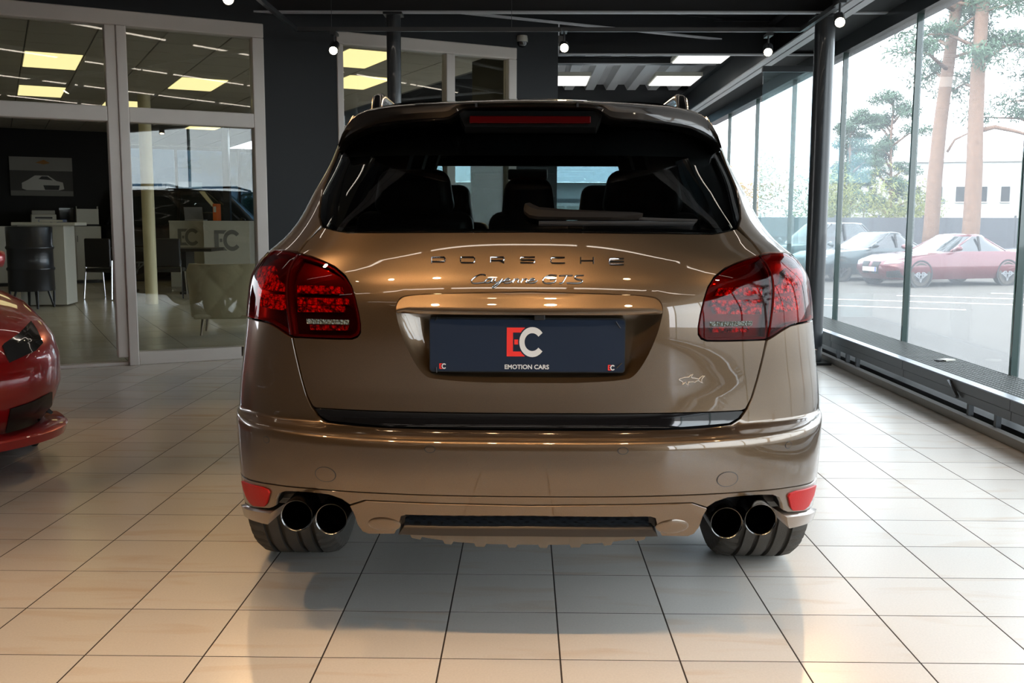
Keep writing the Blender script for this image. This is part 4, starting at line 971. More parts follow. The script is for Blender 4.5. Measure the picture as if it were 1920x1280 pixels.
# poster
q = at_plane(78, 331, WO+E2*13.1, WN)
ps = thing('car_poster', 'framed poster of a white sports car on the dark office wall', 'poster', q, WA)
pW, pH = 1.13, .76
MB().box((0, 0, 0), (pW, .03, pH)).build('canvas', mat('poster_pale', (.30, .28, .25), .6), ps)
MB().box((0, -.018, -.13), (pW, .004, pH*.64)).build('print_ground', mat('poster_dark', (.06, .055, .05), .6), ps)
MB().box((0, -.019, -.33), (pW, .004, .10)).build('print_road', mat('poster_road', (.20, .19, .17), .6), ps)
carsil = [(-.36, -.24), (-.36, -.13), (-.25, -.07), (-.12, .02), (.12, .02), (.26, -.08), (.38, -.11), (.40, -.24), (.30, -.27), (-.28, -.27)]
extr('printed_car', [(x, z) for x, z in carsil], -.024, -.021, mat('poster_car', (.60, .57, .52), .6), ps)
extr('printed_glass', [(-.06, -.05), (.0, .005), (.10, .005), (.20, -.07)], -.026, -.0245, M_BLACK, ps); extr('printed_grille', [(.05, -.26), (.02, -.17), (.32, -.17), (.30, -.26)], -.026, -.0245, M_BLACK, ps)
extr('printed_mark', [(-.10, .27), (.05, .33), (.16, .27), (.05, .24)], -.018, -.0155, mat('poster_orange', (.35, .14, .03), .6), ps)
# filing cabinets with printer and paper tray on top
def cabinet(px, py, wd, lbl):
    q = at_z(px, py); t = thing('filing_cabinet', lbl, 'cabinet', (q.x, q.y, 0), WA, 'cream office cabinets')
    MB().box((0, .2, .03), (wd, .4, .06)).build('plinth', M_BLACK, t); MB().box((0, .21, .58), (wd, .42, 1.04)).build('body', M_WHITE, t, bevel=.004)
    for s_ in (-1, 1):
        d = MB().box((s_*wd/4, -.012, .58), (wd/2-.006, .02, 1.02)).build('door', M_WHITE, t, bevel=.003)
        MB().tube([(s_*.03, -.035, .80), (s_*.03, -.035, .92)], .006, 6).build('handle', M_CHROME, d)
    return q
q1 = cabinet(146, 531, .92, 'cream two door cabinet standing against the dark office wall'); q2 = q1-E1*.90
cabinet(47, 536, .84, 'cream cabinet behind the black barrel')
t = thing('printer', 'white desktop printer on the cream cabinet', 'printer', at_plane(82, 421, q1+E2*.2, WN), WA)
MB().box((0, 0, .10), (.44, .36, .20)).build('body', M_WHITE, t, bevel=.02); MB().box((0, -.01, .235), (.40, .32, .07)).build('scanner_lid', mat('printer_grey', (.35, .34, .3), .5), t, bevel=.01); MB().box((0, -.185, .13), (.30, .01, .03)).build('paper_slot', M_BLACK, t); MB().box((.12, -.185, .05), (.04, .012, .03)).build('button', M_BLACK, t)
t = thing('paper_box', 'white cardboard box standing on the cream cabinet', 'box', at_plane(164, 424, q1+E2*.2, WN)+Vector((0, 0, .015)), WA)
MB().box((0, 0, .17), (.40, .26, .30)).build('carton', M_WHITE, t, bevel=.004); MB().box((0, -.01, .01), (.42, .28, .03)).build('tray', M_BLACK, t)
for s_ in (-1, 1): MB().box((s_*.19, 0, .34), (.012, .2, .06)).build('flap', M_WHITE, t)
t = thing('monitor', 'small black monitor between printer and carton', 'monitor', at_plane(126, 421, q1+E2*.25, WN), WA)
MB().box((0, 0, .20), (.26, .03, .24)).build('screen', M_GLOSSBLK, t); MB().box((0, .01, .05), (.04, .03, .10)).build('stand', M_BLACK, t); MB().box((0, .0, .006), (.2, .16, .012)).build('foot', M_BLACK, t)
# black barrel stand in front of a white counter
bq = at_z(52, 580)
t = thing('barrel_table', 'black oil barrel on splayed black legs by the white counter', 'barrel', (bq.x, bq.y+.15, 0))
pr = [(0, .25), (.29, .25), (.295, .265)]
for z0 in (.55, .84): pr += [(.29, z0-.03), (.305, z0-.01), (.305, z0+.01), (.29, z0+.03)]
pr += [(.295, 1.11), (.29, 1.125), (.27, 1.115), (0, 1.115)]
shade_auto(MB().lathe(pr, 40).build('drum', mat('barrel_black', (.010, .010, .013), .35, .1, coat=.2), t), .7)
for a in (.6, 2.2, 3.8, 5.4):
    MB().tube([(.20*math.cos(a), .20*math.sin(a), .26), (.27*math.cos(a), .27*math.sin(a), .012)], .016, 8).build('leg', M_BLACK, t); MB().tube([(.28*math.cos(a), .28*math.sin(a), .26), (.27*math.cos(a), .27*math.sin(a), .012)], .016, 8).build('leg', M_BLACK, t)
t = thing('reception_counter', 'tall white counter standing behind the black barrel', 'counter', (bq.x-.05, bq.y+.75, 0), .15)
MB().box((0, 0, .58), (.62, .5, 1.12)).build('body', M_WHITE, t, bevel=.006); MB().box((0.05, 0, 1.16), (.85, .58, .045)).build('worktop', M_WHITE, t, bevel=.006)
t = thing('blue_folder', 'blue folder lying on the tall white counter', 'folder', (bq.x+.05, bq.y+.75, 1.184), .2); MB().box((0, 0, .02), (.32, .24, .035)).build('cover', mat('folder_blue', (.02, .06, .22), .5), t, bevel=.004); MB().box((.005, -.005, .02), (.31, .235, .026)).build('pages', M_WHITE, t)
# quilted armchair seen from the back
aq = at_z(430, 625); 
t = thing('armchair', 'cream quilted armchair with thin splayed legs seen from behind', 'armchair', (aq.x, aq.y, 0), WA-.30)
M_FAB = mat('cream_upholstery', (.52, .46, .31), .8, 0, bump=(60, .1))
rings = []
for i, z in enumerate(np.linspace(.20, .76, 41)):
    tt = i/40; wv = .375+.05*tt-.04*max(0, tt-.85)*6; dep = .33
    ring_ = []
    for k in range(65):
        a = math.pi*k/64; x = -wv*math.cos(a)*(1.0); y = -dep*math.sin(a)**.6*(.9)
        pd = .022*(abs(math.sin((x*5+z*4.4)*math.pi/2)*math.sin((x*5-z*4.4)*math.pi/2)))**.5
        ring_.append(Vector((x, y-pd, z)))
    for k in range(64, -1, -1):
        v = ring_[k]; ring_.append(Vector((v.x*.80, v.y*.72+.02, z)))
    rings.append(ring_)
mb = MB(); mb.loft(rings, True, True); shade_auto(mb.build('shell_back', M_FAB, t), 1.0)
MB().box((0, .02, .33), (.60, .56, .22)).build('seat_cushion', M_FAB, t, bevel=.05); MB().box((0, .0, .21), (.66, .58, .05)).build('seat_base', M_FAB, t, bevel=.02)
for x, y in ((-.27, -.22), (.27, -.22), (-.27, .24), (.27, .24)): MB().tube([(x*.9, y*.9, .20), (x, y, .006)], [.018, .010], 10).build('leg', M_CHROME if False else mat('bronze_leg', (.25, .2, .15), .3, .8), t)
# dark meeting table and chairs
tq = at_y(300, 467, 16.4)
t = thing('meeting_table', 'dark rectangular meeting table in front of the logo counters', 'table', (tq.x-.1, 16.55, 0), .05)
MB().box((0, 0, .735), (2.0, .8, .05)).build('tabletop', mat('dark_wood', (.02, .018, .016), .4), t, bevel=.005)
for s_ in (-1, 1): MB().box((s_*.5, 0, .36), (.08, .5, .70)).build('leg', M_BLACK, t); MB().box((s_*.5, 0, .025), (.1, .7, .04)).build('foot', M_BLACK, t)
def office_chair(x, y, rz, lbl):
    t = thing('visitor_chair', lbl, 'chair', (x, y, 0), rz, 'black visitor chairs at the meeting table')
    MB().box((0, 0, .45), (.46, .46, .06)).build('seat', M_LEATHER, t, bevel=.02); MB().box((0, -.22, .72), (.44, .05, .44)).build('backrest', M_LEATHER, t, bevel=.02)
    for s_ in (-1, 1):
        MB().tube([(s_*.22, .20, .42), (s_*.24, .26, .013)], .013, 8).build('leg', M_CHROME, t); MB().tube([(s_*.22, -.20, .60), (s_*.24, -.27, .013)], .013, 8).build('leg', M_CHROME, t)
q = at_y(318, 500, 15.5); office_chair(q.x, 15.45, .2, 'black chrome legged chair in front of the logo counters')
q = at_y(212, 500, 15.4); office_chair(q.x-.05, 15.3, -.2, 'black chrome legged chair next to the cream cabinet')
# white counters with the grey logo
M_LG = mat('logo_grey', (.20, .20, .19), .5)
cq = at_y(353, 541, 17.9); ccx = [at_y(353, 470, 17.9).x, at_y(424, 470, 17.5).x]
for k, (cx_, yy, wd, lbl) in enumerate(((ccx[0]-.02, 17.9, .66, 'white counter with a pale grey logo behind the meeting table'), (ccx[1], 17.5, .82, 'wider white counter with a grey logo behind the armchair'))):
    t = thing('logo_counter', lbl, 'counter', (cx_, yy, 0), 0, 'white logo counters')
    MB().box((0, .3, .60), (wd, .5, 1.18)).build('body', M_WHITE, t, bevel=.004); MB().box((0, .3, 1.20), (wd, .54, .03)).build('worktop', M_WHITE, t)
    logo(t, 0.02, .87 if k else .92, .30 if k == 0 else .36, .046, M_LG, M_LG, M_WHITE)
t = thing('laptop', 'open silver laptop on the white logo counter', 'laptop', (ccx[0]+.08, 18.15, 1.216), 0)
MB().box((0, 0, .010), (.34, .24, .018)).build('keyboard_base', M_CHROME if False else mat('laptop_silver', (.45, .46, .5), .35, .6), t, bevel=.004); MB().box((0, -.13, .13), (.34, .012, .23), Matrix.Rotation(.2, 3, 'X')).build('screen_lid', MATS['laptop_silver'], t, bevel=.004)
t = thing('orange_binder', 'orange binder standing beside the laptop', 'binder', (ccx[1]-.22, 17.75, 1.216), 0)
MB().box((0, 0, .15), (.07, .24, .30)).build('cover', mat('binder_orange', (.60, .12, .02), .5), t); MB().box((0, -.122, .2), (.045, .004, .1)).build('spine_label', M_WHITE, t)
t = thing('desk_chair', 'black high backed desk chair behind the logo counters', 'chair', (ccx[0]+.1, 18.9, 0), 0)
cushion('backrest', (0, 0, 1.05), (.46, .1, .66), t, .045, .8); cushion('seat', (0, .25, .5), (.5, .5, .1), t, .045); MB().tube([(0, .2, .45), (0, .2, .06)], .03, 8).build('post', M_BLACK, t); MB().box((0, .2, .04), (.55, .06, .04)).build('base_arm', M_BLACK, t); MB().box((0, .2, .04), (.06, .55, .04)).build('base_arm', M_BLACK, t); MB().box((0, .02, .72), (.06, .03, .3)).build('back_strut', M_BLACK, t)
# office far glazing and a window on its hall side
w4 = thing('window_4', None, None); struct(w4)
def wbar(a0, a1, b, z0, z1, dep, m, nm): mb = MB(); mb.box(wl((a0+a1)/2, b, (z0+z1)/2), (a1-a0, dep, z1-z0), RW); mb.build(nm, m, w4)
for a in (1.5, 3.0, 4.5, 6.0, 7.5, 9.0): wbar(a-.03, a+.03, 16.5, 0, 3.0, .08, M_GREY, 'mullion')
for z in (.04, 2.96): wbar(1.45, 9.0, 16.5, z-.04, z+.04, .07, M_GREY, 'rail')
for a in (1.5, 3.0, 4.5, 6.0, 7.5): wbar(a+.03, a+1.47, 16.5, .08, 2.92, .012, glass('dark_tinted_glazing', (.13, .18, .22), .8), 'pane')
# dark end wall of the office towards the hall
# ================================================================== OTHER CARS
def gen_car(name, label, loc, rz, pm, L_=4.6, W_=1.85, H_=1.40, belt=.92, nose=.70, cowl=.30, rf=.0, rr=-.22, rb=-.40, boot=.95, cat='car', group=None, n_end=2.6, mir=0., win=.115, axf=.88, ak=.985):# L_=4.6, W_=1.85, H_=1.40, belt=.92, nose=.70, cowl=.30, rf=.0, rr=-.22, rb=-.40, boot=.95, cat='car', group=None, n_end=2.6):
    """car from horizontal sections: body, glasshouse, roof; y fractions are of the half length"""
    h = L_/2; root = thing(name, label, cat, loc, rz, group); w_ = W_/2
    cw = cowl*h
    B = [(.20, -h+.10, h-.16, .92), (.30, -h+.03, h-.05, .97), (.42, -h, h, 1.), (.55, -h+.01, h, 1.), (nose-.04, -h+.03, h-.06, .99), (nose+.02, -h+.05, h-.20, .98), (nose+(belt-nose)*.5, -h+.06, h-.48, .965), (belt-.03, -h+.08, cw+.30, .95), (belt, min(rb*h-.02, -h+.35) if boot < .99 else -h+.12, cw+.03, .93)]
    G = [(belt, rb*h if boot < .99 else -h+.16, cw, .915)]+[(belt+(H_-.07-belt)*t, (rb*h if boot < .99 else -h+.16)*(1-t)+rr*h*t, cw*(1-t)+rf*h*t, .915-.20*t**1.2) for t in (.25, .5, .75, 1.)]
    T = [(H_-.07, G[-1][1], G[-1][2], G[-1][3]), (H_-.03, G[-1][1]+.06, G[-1][2]-.08, G[-1][3]-.05), (H_-.008, G[-1][1]+.22, G[-1][2]-.28, G[-1][3]-.18), (H_, (G[-1][1]*.6+G[-1][2]*.4), (G[-1][1]*.4+G[-1][2]*.6), .2)]
    N = 36
    def loop(z, yr, yf, k):
        le = min(.62, (yf-yr)*.45); pts = []
        for sy, ye in ((1, yf), (-1, yr)):
            for i in range(N+1):
                a = (-math.pi/2+math.pi*i/N); r_ = (abs(math.sin(a))**n_end+abs(math.cos(a))**n_end)**(-1/n_end)
                x = w_*k*r_*math.sin(a); y = ye-sy*le+sy*le*r_*math.cos(a); pts.append(Vector((-x*sy, y, z)))
        return pts
    def cage(nm, secs, m, cap=False):
        mb = MB(); mb.loft([loop(*s) for s in secs], True, False)
        if cap: n0 = len(mb.v)-2*(N+1); mb.f.append(tuple(range(n0, len(mb.v))))
        return shade_auto(mb.build(nm, m, root), .9)
    body = cage('body', B, pm, True); cage('glasshouse', G, mat('far_car_glass', (.03, .035, .04), .06, 0, coat=1), False); cage('roof', T, pm, True)
    for s_ in (-1, 1):
        for (ya, yb) in ((cw-.23, rf*h-.29), ((rb*h if boot < .99 else -h+.16)+.23, rr*h+.29)):
            MB().tube([(s_*w_*.80, ya, belt), (s_*w_*.66, yb, H_-.06)], .03, 6).build('pillar', pm, root, True)
        MB().box((s_*w_*.86, (cw+rb*h)*.45, (belt+H_)/2-.02), (.03, .06, H_-belt-.06), Matrix.Rotation(-s_*.27, 3, 'Y')).build('pillar', M_BLACK, root)
        mb = MB(); mb.tube([(s_*(w_*.95), cw-.22-mir, belt+.04), (s_*(w_+.10), cw-.24-mir, belt+.09), (s_*(w_+.17), cw-.24-mir, belt+.08)], [.05, .075, .05], 10); mb.build('door_mirror', pm, root, True)
        for yw in (h-axf, -h+.95):
            R = .335*H_/1.40 if H_ < 1.6 else .38
            wr = thing('wheel', None, None, (s_*(w_-win), yw, R)); wr.parent = root
            shade_auto(MB().lathe([(R*.66, -.11), (R*.9, -.115), (R, -.09), (R, .09), (R*.9, .115), (R*.66, .11)], 32, (0, 0, 0), 'x').build('tyre', M_RUBBER, wr), .6)
            rm = MB(); rm.lathe([(R*.67, -.1), (R*.67, .10)], 28, (0, 0, 0), 'x')
            for k in range(10): a = math.pi*2*k/10; rm.box((s_*.095, math.cos(a)*R*.33, math.sin(a)*R*.33), (.03, .035, R*.64), Matrix.Rotation(-a+math.pi/2, 3, 'X'))
            rm.build('rim', M_DKCHROME if False else mat('rim_silver', (.30, .31, .33), .25, .9), wr)
            MB().lathe([(0, s_*.03), (R*.62, s_*.03)], 24, (0, 0, 0), 'x').build('brake_disc', M_BLACK, wr)
            shade_auto(MB().lathe([(R*1.02, -.02), (R*1.14, -.02), (R*1.14, .004), (R*1.02, .004)], 32, (s_*(w_*ak), yw, R), 'x').build('arch', M_BLACK, root), .6)
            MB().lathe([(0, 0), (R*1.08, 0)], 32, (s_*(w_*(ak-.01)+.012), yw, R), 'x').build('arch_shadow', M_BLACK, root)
    bpy.context.view_layer.update()
    me_ = body.data; bv = BVHTree.FromPolygons([v.co.copy() for v in me_.vertices], [tuple(p.vertices) for p in me_.polygons])
    return root, bv
def patch_local(nm, root, bv, poly, m, front=1, off=.008, g=.05, thick=.02):
    """outline in the car's x-z plane laid on the nose (front=1) or tail"""
    P_ = densify(poly, g); n = len(P_); cx_ = sum(p[0] for p in P_)/n; cz_ = sum(p[1] for p in P_)/n; rings = []
    for t in (1., .98, .66, .33, .04):
        ring_ = []
        for x, z in P_:
            xx, zz2 = cx_+(x-cx_)*min(t, 1), cz_+(z-cz_)*min(t, 1)
            hh = bv.ray_cast(Vector((xx, front*6, zz2)), Vector((0, -front, 0)))
            q = hh[0] if hh[0] else Vector((xx, 0, zz2)); ring_.append(q+(hh[1] if hh[0] and hh[1].y*front > 0 else Vector((0, front, 0)))*(off if t < 1 else -thick))
        rings.append(ring_)
    mb = MB(); mb.loft(rings, True, False); n0 = len(mb.v)-n; mb.f.append(tuple(range(n0, len(mb.v))))
    return shade_auto(mb.build(nm, m, root), .8)
def patch_px(nm, root, bv, pts, m, off=.006, thick=.03, g=4.):
    mw = root.matrix_world.inverted(); P_ = densify(pts, g); n = len(P_); cx_ = sum(p[0] for p in P_)/n; cy_ = sum(p[1] for p in P_)/n; rings = []; o_ = mw @ CO
    for t in (1., .98, .66, .33, .05):
        ring_ = []
        for x, y in P_:
            dr = (mw.to_3x3() @ ray(cx_+(x-cx_)*t, cy_+(y-cy_)*t)).normalized(); hh = bv.ray_cast(o_, dr)
            if hh[0] is None:
                best = min((bv.find_nearest(o_+dr*k) for k in np.linspace(4, 6.5, 40)), key=lambda r_: r_[3]); hh = best
            nn_ = hh[1] if hh[1].dot(dr) < 0 else -hh[1]; ring_.append(hh[0]+nn_*(off if t < 1 else -thick))
        rings.append(ring_)
    mb = MB(); mb.loft(rings, True, False); n0 = len(mb.v)-n; mb.f.append(tuple(range(n0, len(mb.v))))
    return shade_auto(mb.build(nm, m, root), .8)
def rz_of(hx, hy): return math.atan2(-hx, hy)
# red sports coupe whose nose reaches into the picture beside the SUV
M_REDP = paint('red_gloss_paint', (.40, .004, .008), .25, .3, False)
M_REDP.node_tree.nodes['Principled BSDF'].inputs['Coat IOR'].default_value = 1.65
hx, hy = .66, -.75; rz = rz_of(hx, hy)
Rr = Matrix.Rotation(rz, 3, 'Z'); Pc = at_y(80, 770, 4.85); loc = Vector((Pc.x, Pc.y, 0))-Rr @ Vector((-.80, 4.18/2-.42, 0))
red, rbv = gen_car('red_coupe', 'glossy red sports coupe with its nose beside the SUV', (loc.x, loc.y, 0), rz, M_REDP, 4.18, 1.83, 1.35, .88, .68, .20, -.08, -.36, -.62, mir=.3, win=.26, axf=1.0, ak=.93)
hl = patch_px('headlamp', red, rbv, [(58, 602), (69, 618), (80, 643), (67, 658), (17, 681), (11, 670), (3, 648), (35, 626)], mat('headlamp_dark', (.03, .032, .035), .08, 0, coat=1), .006)
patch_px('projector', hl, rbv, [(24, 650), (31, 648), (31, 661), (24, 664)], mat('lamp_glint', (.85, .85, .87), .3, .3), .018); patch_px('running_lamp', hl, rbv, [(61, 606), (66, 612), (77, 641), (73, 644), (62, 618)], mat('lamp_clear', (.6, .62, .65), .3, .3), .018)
patch_px('lamp_reflector', hl, rbv, [(40, 634), (56, 618), (62, 640), (52, 656), (36, 662)], mat('lamp_grey', (.18, .19, .2), .15, .8), .014)
patch_px('air_intake', red, rbv, [(97, 733), (60, 752), (18, 766), (9, 810), (50, 814), (97, 792)], M_BLACK, .006, g=3)
patch_local('grille', red, rbv, [(-.34, .26), (.34, .26), (.46, .40), (.40, .60), (-.40, .60), (-.46, .40)], M_BLACK, off=.014); patch_local('side_intake', red, rbv, [(.52, .25), (.80, .27), (.80, .44), (.58, .37)], M_BLACK, off=.01); patch_local('headlamp', red, rbv, [(.44, .52), (.74, .56), (.76, .68), (.56, .64)], MATS['headlamp_dark'], off=.01)
hwx = 1.83/2; lip = MB(); rg_ = []
for i in range(33):
    a = -math.pi/2+math.pi*i/32; r_ = (abs(math.sin(a))**2.6+abs(math.cos(a))**2.6)**(-1/2.6); x = hwx*1.0*r_*math.sin(a); y = 2.09-.62+.02+.62*r_*math.cos(a)
    rg_.append([Vector((x, y, .22)), Vector((x*1.012, y+.018, .205)), Vector((x*1.0, y+.01, .165)), Vector((x*.9, y-.08, .15)), Vector((x*.9, y-.08, .22))])
lip.loft(rg_, True, True); shade_auto(lip.build('front_splitter', M_REDP, red), .8)
# dark SUV standing behind the office counters
sq = at_y(415, 400, 20.9)
suv2, sbv = gen_car('dark_suv', 'black SUV standing behind the white logo counters', (sq.x, 20.9, 0), rz_of(1, .12), paint('black_gloss_paint', (.008, .008, .010), .1, .3, False), 4.95, 2.0, 1.88, 1.12, .92, .34, .06, -.86, -.95, 1.0)
patch_local('headlamp', suv2, sbv, [(.5, .78), (.9, .80), (.9, .92), (.5, .90)], M_CHROME); patch_local('grille', suv2, sbv, [(-.42, .6), (.42, .6), (.45, .92), (-.45, .92)], M_BLACK)

# ================================================================== OUTSIDE
GZ = -.45
def ground_mat():
    m = mat('asphalt_yard', (.085, .077, .066), .9, 0, noise=(.6, .12)); return m
gnd = MB(); gnd.box2((3.32, -60, GZ-.1), (140, 140, GZ)); gnd2 = struct(gnd.build('ground', ground_mat()))
g3 = MB(); g3.box2((-140, 30.2, GZ-.1), (3.32, 140, GZ)); struct(g3.build('ground_front', ground_mat()))
pbs = MB(); rnd = random.Random(3)
for k in range(2600):
    x, y = 3.34+rnd.random()*.5, 3.5+rnd.random()*9; r_ = .018+rnd.random()*.02
    vs = [(x+r_*math.cos(a), y+r_*math.sin(a), GZ+.36) for a in (0, 1.57, 3.14, 4.71)]+[(x, y, GZ+.36+r_*.7)]
    pbs.add(vs, [(0, 1, 4), (1, 2, 4), (2, 3, 4), (3, 0, 4)])
tag(pbs.build('pebbles', mat('pale_pebbles', (.55, .50, .42), .8)), 'pale pebbles in the strip along the glazing outside', 'pebbles', kind='stuff')
struct(MB().box2((3.32, -9, GZ), (3.86, 17.5, GZ+.36)).build('ground_kerb', mat('kerb_stone', (.5, .47, .42), .8)))
ml = MB()
for k in range(6): ml.box((9.2+k*2.35, 21.0-k*.1, GZ+.004), (.12, 5.5, .006), Matrix.Rotation(-.9, 3, 'Z'))
for k in range(6):
    o = MB().box((6.0+k*2.6, 20.2+k*.9, GZ+.004), (.12, 5.5, .006), Matrix.Rotation(1.2, 3, 'Z')).build('bay_line', mat('white_line', (.75, .75, .72), .7), gnd2)
hd = (-.935, -.35); rzc = rz_of(*hd); nl = Vector((-.35, .935, 0))
c0 = at_z(1762, 533, GZ); 
P_RED2 = paint('dark_red_paint', (.11, .010, .016), .3, .35, False)
def front_kit(root, bv, m_plate=True, kid=True):
    for s_ in (-1, 1):
        patch_local('headlamp', root, bv, [(s_*.45, .60), (s_*.84, .64), (s_*.86, .72), (s_*.48, .70)][::s_], mat('lamp_pale', (.55, .57, .6), .15, .3)); patch_local('grille', root, bv, [(s_*.06, .34), (s_*.30, .34), (s_*.34, .66), (s_*.06, .66)][::s_], M_BLACK)
        patch_local('side_intake', root, bv, [(s_*.50, .26), (s_*.85, .26), (s_*.84, .46), (s_*.56, .42)][::s_], M_BLACK)
    if m_plate:
        o = MB().box((0, root['hl']+.012, .46), (.52, .02, .115)).build('number_plate', mat('plate_white', (.72, .74, .76), .5), root); MB().box((-.24, root['hl']+.024, .46), (.04, .004, .115)).build('plate_band', mat('plate_blue', (.03, .10, .45), .5), o)
r1, b1 = gen_car('red_parked_coupe', 'dark red coupe parked outside the glazing', (c0.x, c0.y, GZ), rzc, P_RED2, 4.77, 1.86, 1.39, .93, .70, .26, -.06, -.42, -.72); r1['hl'] = 2.385; front_kit(r1, b1)
c1 = c0+nl*2.75-Vector((hd[0], hd[1], 0))*-.35
r2_, b2 = gen_car('grey_parked_saloon', 'dark green saloon parked beside the red coupe outside', (c1.x, c1.y, GZ), rzc, paint('dark_green_paint', (.03, .045, .05), .4, .35, False), 4.8, 1.88, 1.42, .95, .72, .28, -.04, -.40, -.70); r2_['hl'] = 2.4; front_kit(r2_, b2)
c2 = c0+nl*5.8-Vector((hd[0], hd[1], 0))*.1
r3_, b3 = gen_car('dark_parked_van', 'dark grey SUV parked behind the green saloon outside', (c2.x, c2.y, GZ), rzc, paint('dark_grey_paint', (.05, .055, .06), .4, .35, False), 4.8, 1.92, 1.70, 1.02, .85, .34, .04, -.70, -.88, 1.0); r3_['hl'] = 2.4; front_kit(r3_, b3, False)
c3 = at_z(1447, 497, GZ)
r4_, b4 = gen_car('white_parked_hatchback', 'white hatchback parked at the far fence outside', (c3.x, c3.y+1.5, GZ), rz_of(.8, -.5), paint('white_paint', (.75, .76, .78), .0, .3, False), 4.2, 1.78, 1.48, .95, .75, .32, .02, -.62, -.86, 1.0)
c4 = c0+Vector((5.6, 4.0, 0)); r5_, b5 = gen_car('blue_parked_car', 'dark blue car parked behind the red coupe outside', (c4.x, c4.y, GZ), rz_of(-1, -.1), paint('dark_blue_paint', (.02, .03, .06), .3, .35, False), 4.6, 1.85, 1.55, .98, .78, .3, .02, -.5, -.8)
# fence
fa, fb = Vector((5.5, 38, GZ)), Vector((26, 33, GZ)); fd = (fb-fa); fl_ = fd.length; fang = math.atan2(fd.y, fd.x)
fn = thing('metal_fence', 'dark grey sheet metal fence behind the parked cars', 'fence', ((fa+fb)/2).to_tuple(), fang)
for k in range(14):
    x = -fl_/2+(k+.5)*fl_/14; MB().box((x, 0, .95), (fl_/14-.03, .04, 1.85)).build('fence_panel', mat('fence_grey', (.09, .095, .11), .6), fn); MB().box((x-fl_/28, .03, .98), (.07, .07, 1.95)).build('fence_post', M_GREY, fn)
fa2, fb2 = Vector((3.5, 40, GZ)), Vector((12.5, 39, GZ)); fd = fb2-fa2
# white building with a row of small windows
bl = thing('white_building', 'long white building with a row of small dark windows', 'building', (38, 62, GZ), math.radians(-14))
MB().box((0, 5, 2.8), (36, 10, 5.6)).build('wall', mat('white_render', (.42, .42, .41), .8), bl); MB().box((8, 7, 6.6), (16, 6, 2.2)).build('upper_storey', MATS['white_render'], bl); MB().box((0, 5, 5.65), (36.3, 10.3, .12)).build('parapet', MATS['white_render'], bl)
for k in range(26):
    wdw = MB().box((-17+k*1.33, -.01, 3.55), (.5, .08, .95)).build('window', mat('dark_window', (.015, .017, .02), .5), bl); MB().box((-17+k*1.33, -.06, 3.04), (.6, .12, .06)).build('window_sill', MATS['white_render'], wdw)
# garage seen straight ahead through the hall
gb_ = thing('garage_building', 'pale garage with corrugated roof and panelled door ahead of the SUV', 'building', (.0, 31.5, GZ), .04)
MB().box((0, 4, 1.45), (9.6, 8, 2.9)).build('wall', mat('garage_render', (.52, .56, .56), .8), gb_)
rfm = MB(); row0 = []
for k in range(41): xx = -5.1+k*.2545; row0.append((xx, .03 if k % 2 else 0.))
rfm.loft([[Vector((a, -.35, 2.9+b)) for a, b in row0], [Vector((a, 8.2, 5.2+b)) for a, b in row0]], False); rfm.build('corrugated_roof', mat('roof_pale_blue', (.50, .60, .66), .5, 0, noise=(.8, .12)), gb_)
for dx in (-2.6, 1.9):
    dr = MB().box((dx, -.04, 1.15), (2.6, .1, 2.25)).build('garage_door', mat('door_white', (.62, .64, .62), .6), gb_)
    MB().box((dx, -.03, 2.33), (2.9, .12, .14)).build('lintel', mat('door_grey', (.12, .14, .15), .6), gb_)
    for i in range(4):
        for j in range(2): MB().box((dx-.95+i*.635, -.095, 2.0-j*.42), (.55, .01, .34)).build('door_pane', mat('door_glass', (.36, .38, .35), .3), dr)
MB().box((1.9+1.5, -.05, 1.15), (.12, .14, 2.3)).build('downpipe', M_GREY, gb_)
# big grey-white neighbour and trees seen through the office
b3_ = thing('office_neighbour', 'large pale industrial building seen through the office glazing', 'building', (-13, 44, GZ), .2)
MB().box((0, 6, 3.9), (20, 12, 3.6)).build('upper_wall', mat('pale_cladding', (.60, .64, .68), .7), b3_); MB().box((.5, 6.4, 1.05), (19, 11.4, 2.1)).build('lower_wall', mat('grey_cladding', (.18, .19, .19), .7), b3_)
for k in range(9): MB().box((-8.4+k*2.1, .62, 1.15), (1.5, .1, .9)).build('window', mat('window_grey', (.16, .18, .20), .3), b3_)
for k in range(10): MB().box((-9.4+k*2.1, .45, 1.05), (.12, .12, 2.1)).build('post', M_GREY, b3_)
# pines, bushes, reeds
M_BARK = mat('pine_bark', (.21, .13, .095), .9, 0, noise=(7, .35), bump=(9, .5)); M_NEEDLE = mat('pine_needles', (.065, .12, .075), .8, 0, noise=(3, .3)); M_BUSH = mat('spring_bush', (.22, .24, .08), .9, 0, noise=(2, .4)); M_REED = mat('dry_reeds', (.55, .36, .08), .9, 0, noise=(3, .3))
def foliage(nm, clumps, n, sz, m, parent, seed):
    rn = np.random.RandomState(seed); V, Fc = [], []
    for (c, r_) in clumps:
        u = rn.normal(size=(n, 3)); u /= np.linalg.norm(u, axis=1, keepdims=True); p = np.array(c)+u*(rn.rand(n, 1)**.4)*np.array(r_)
        a = rn.normal(size=(n, 3)); a /= np.linalg.norm(a, axis=1, keepdims=True); b = np.cross(a, u); k0 = len(V)*0
        base = sum(len(x) for x in V); q = np.stack([p-a*sz, p+b*sz*.45, p+a*sz], 1).reshape(-1, 3); V.append(q); Fc.append(np.arange(len(q)).reshape(-1, 3)+base)
    V = np.concatenate(V); Fc = np.concatenate(Fc)
    return mesh_obj(nm, V, [tuple(f) for f in Fc.tolist()], m, parent)
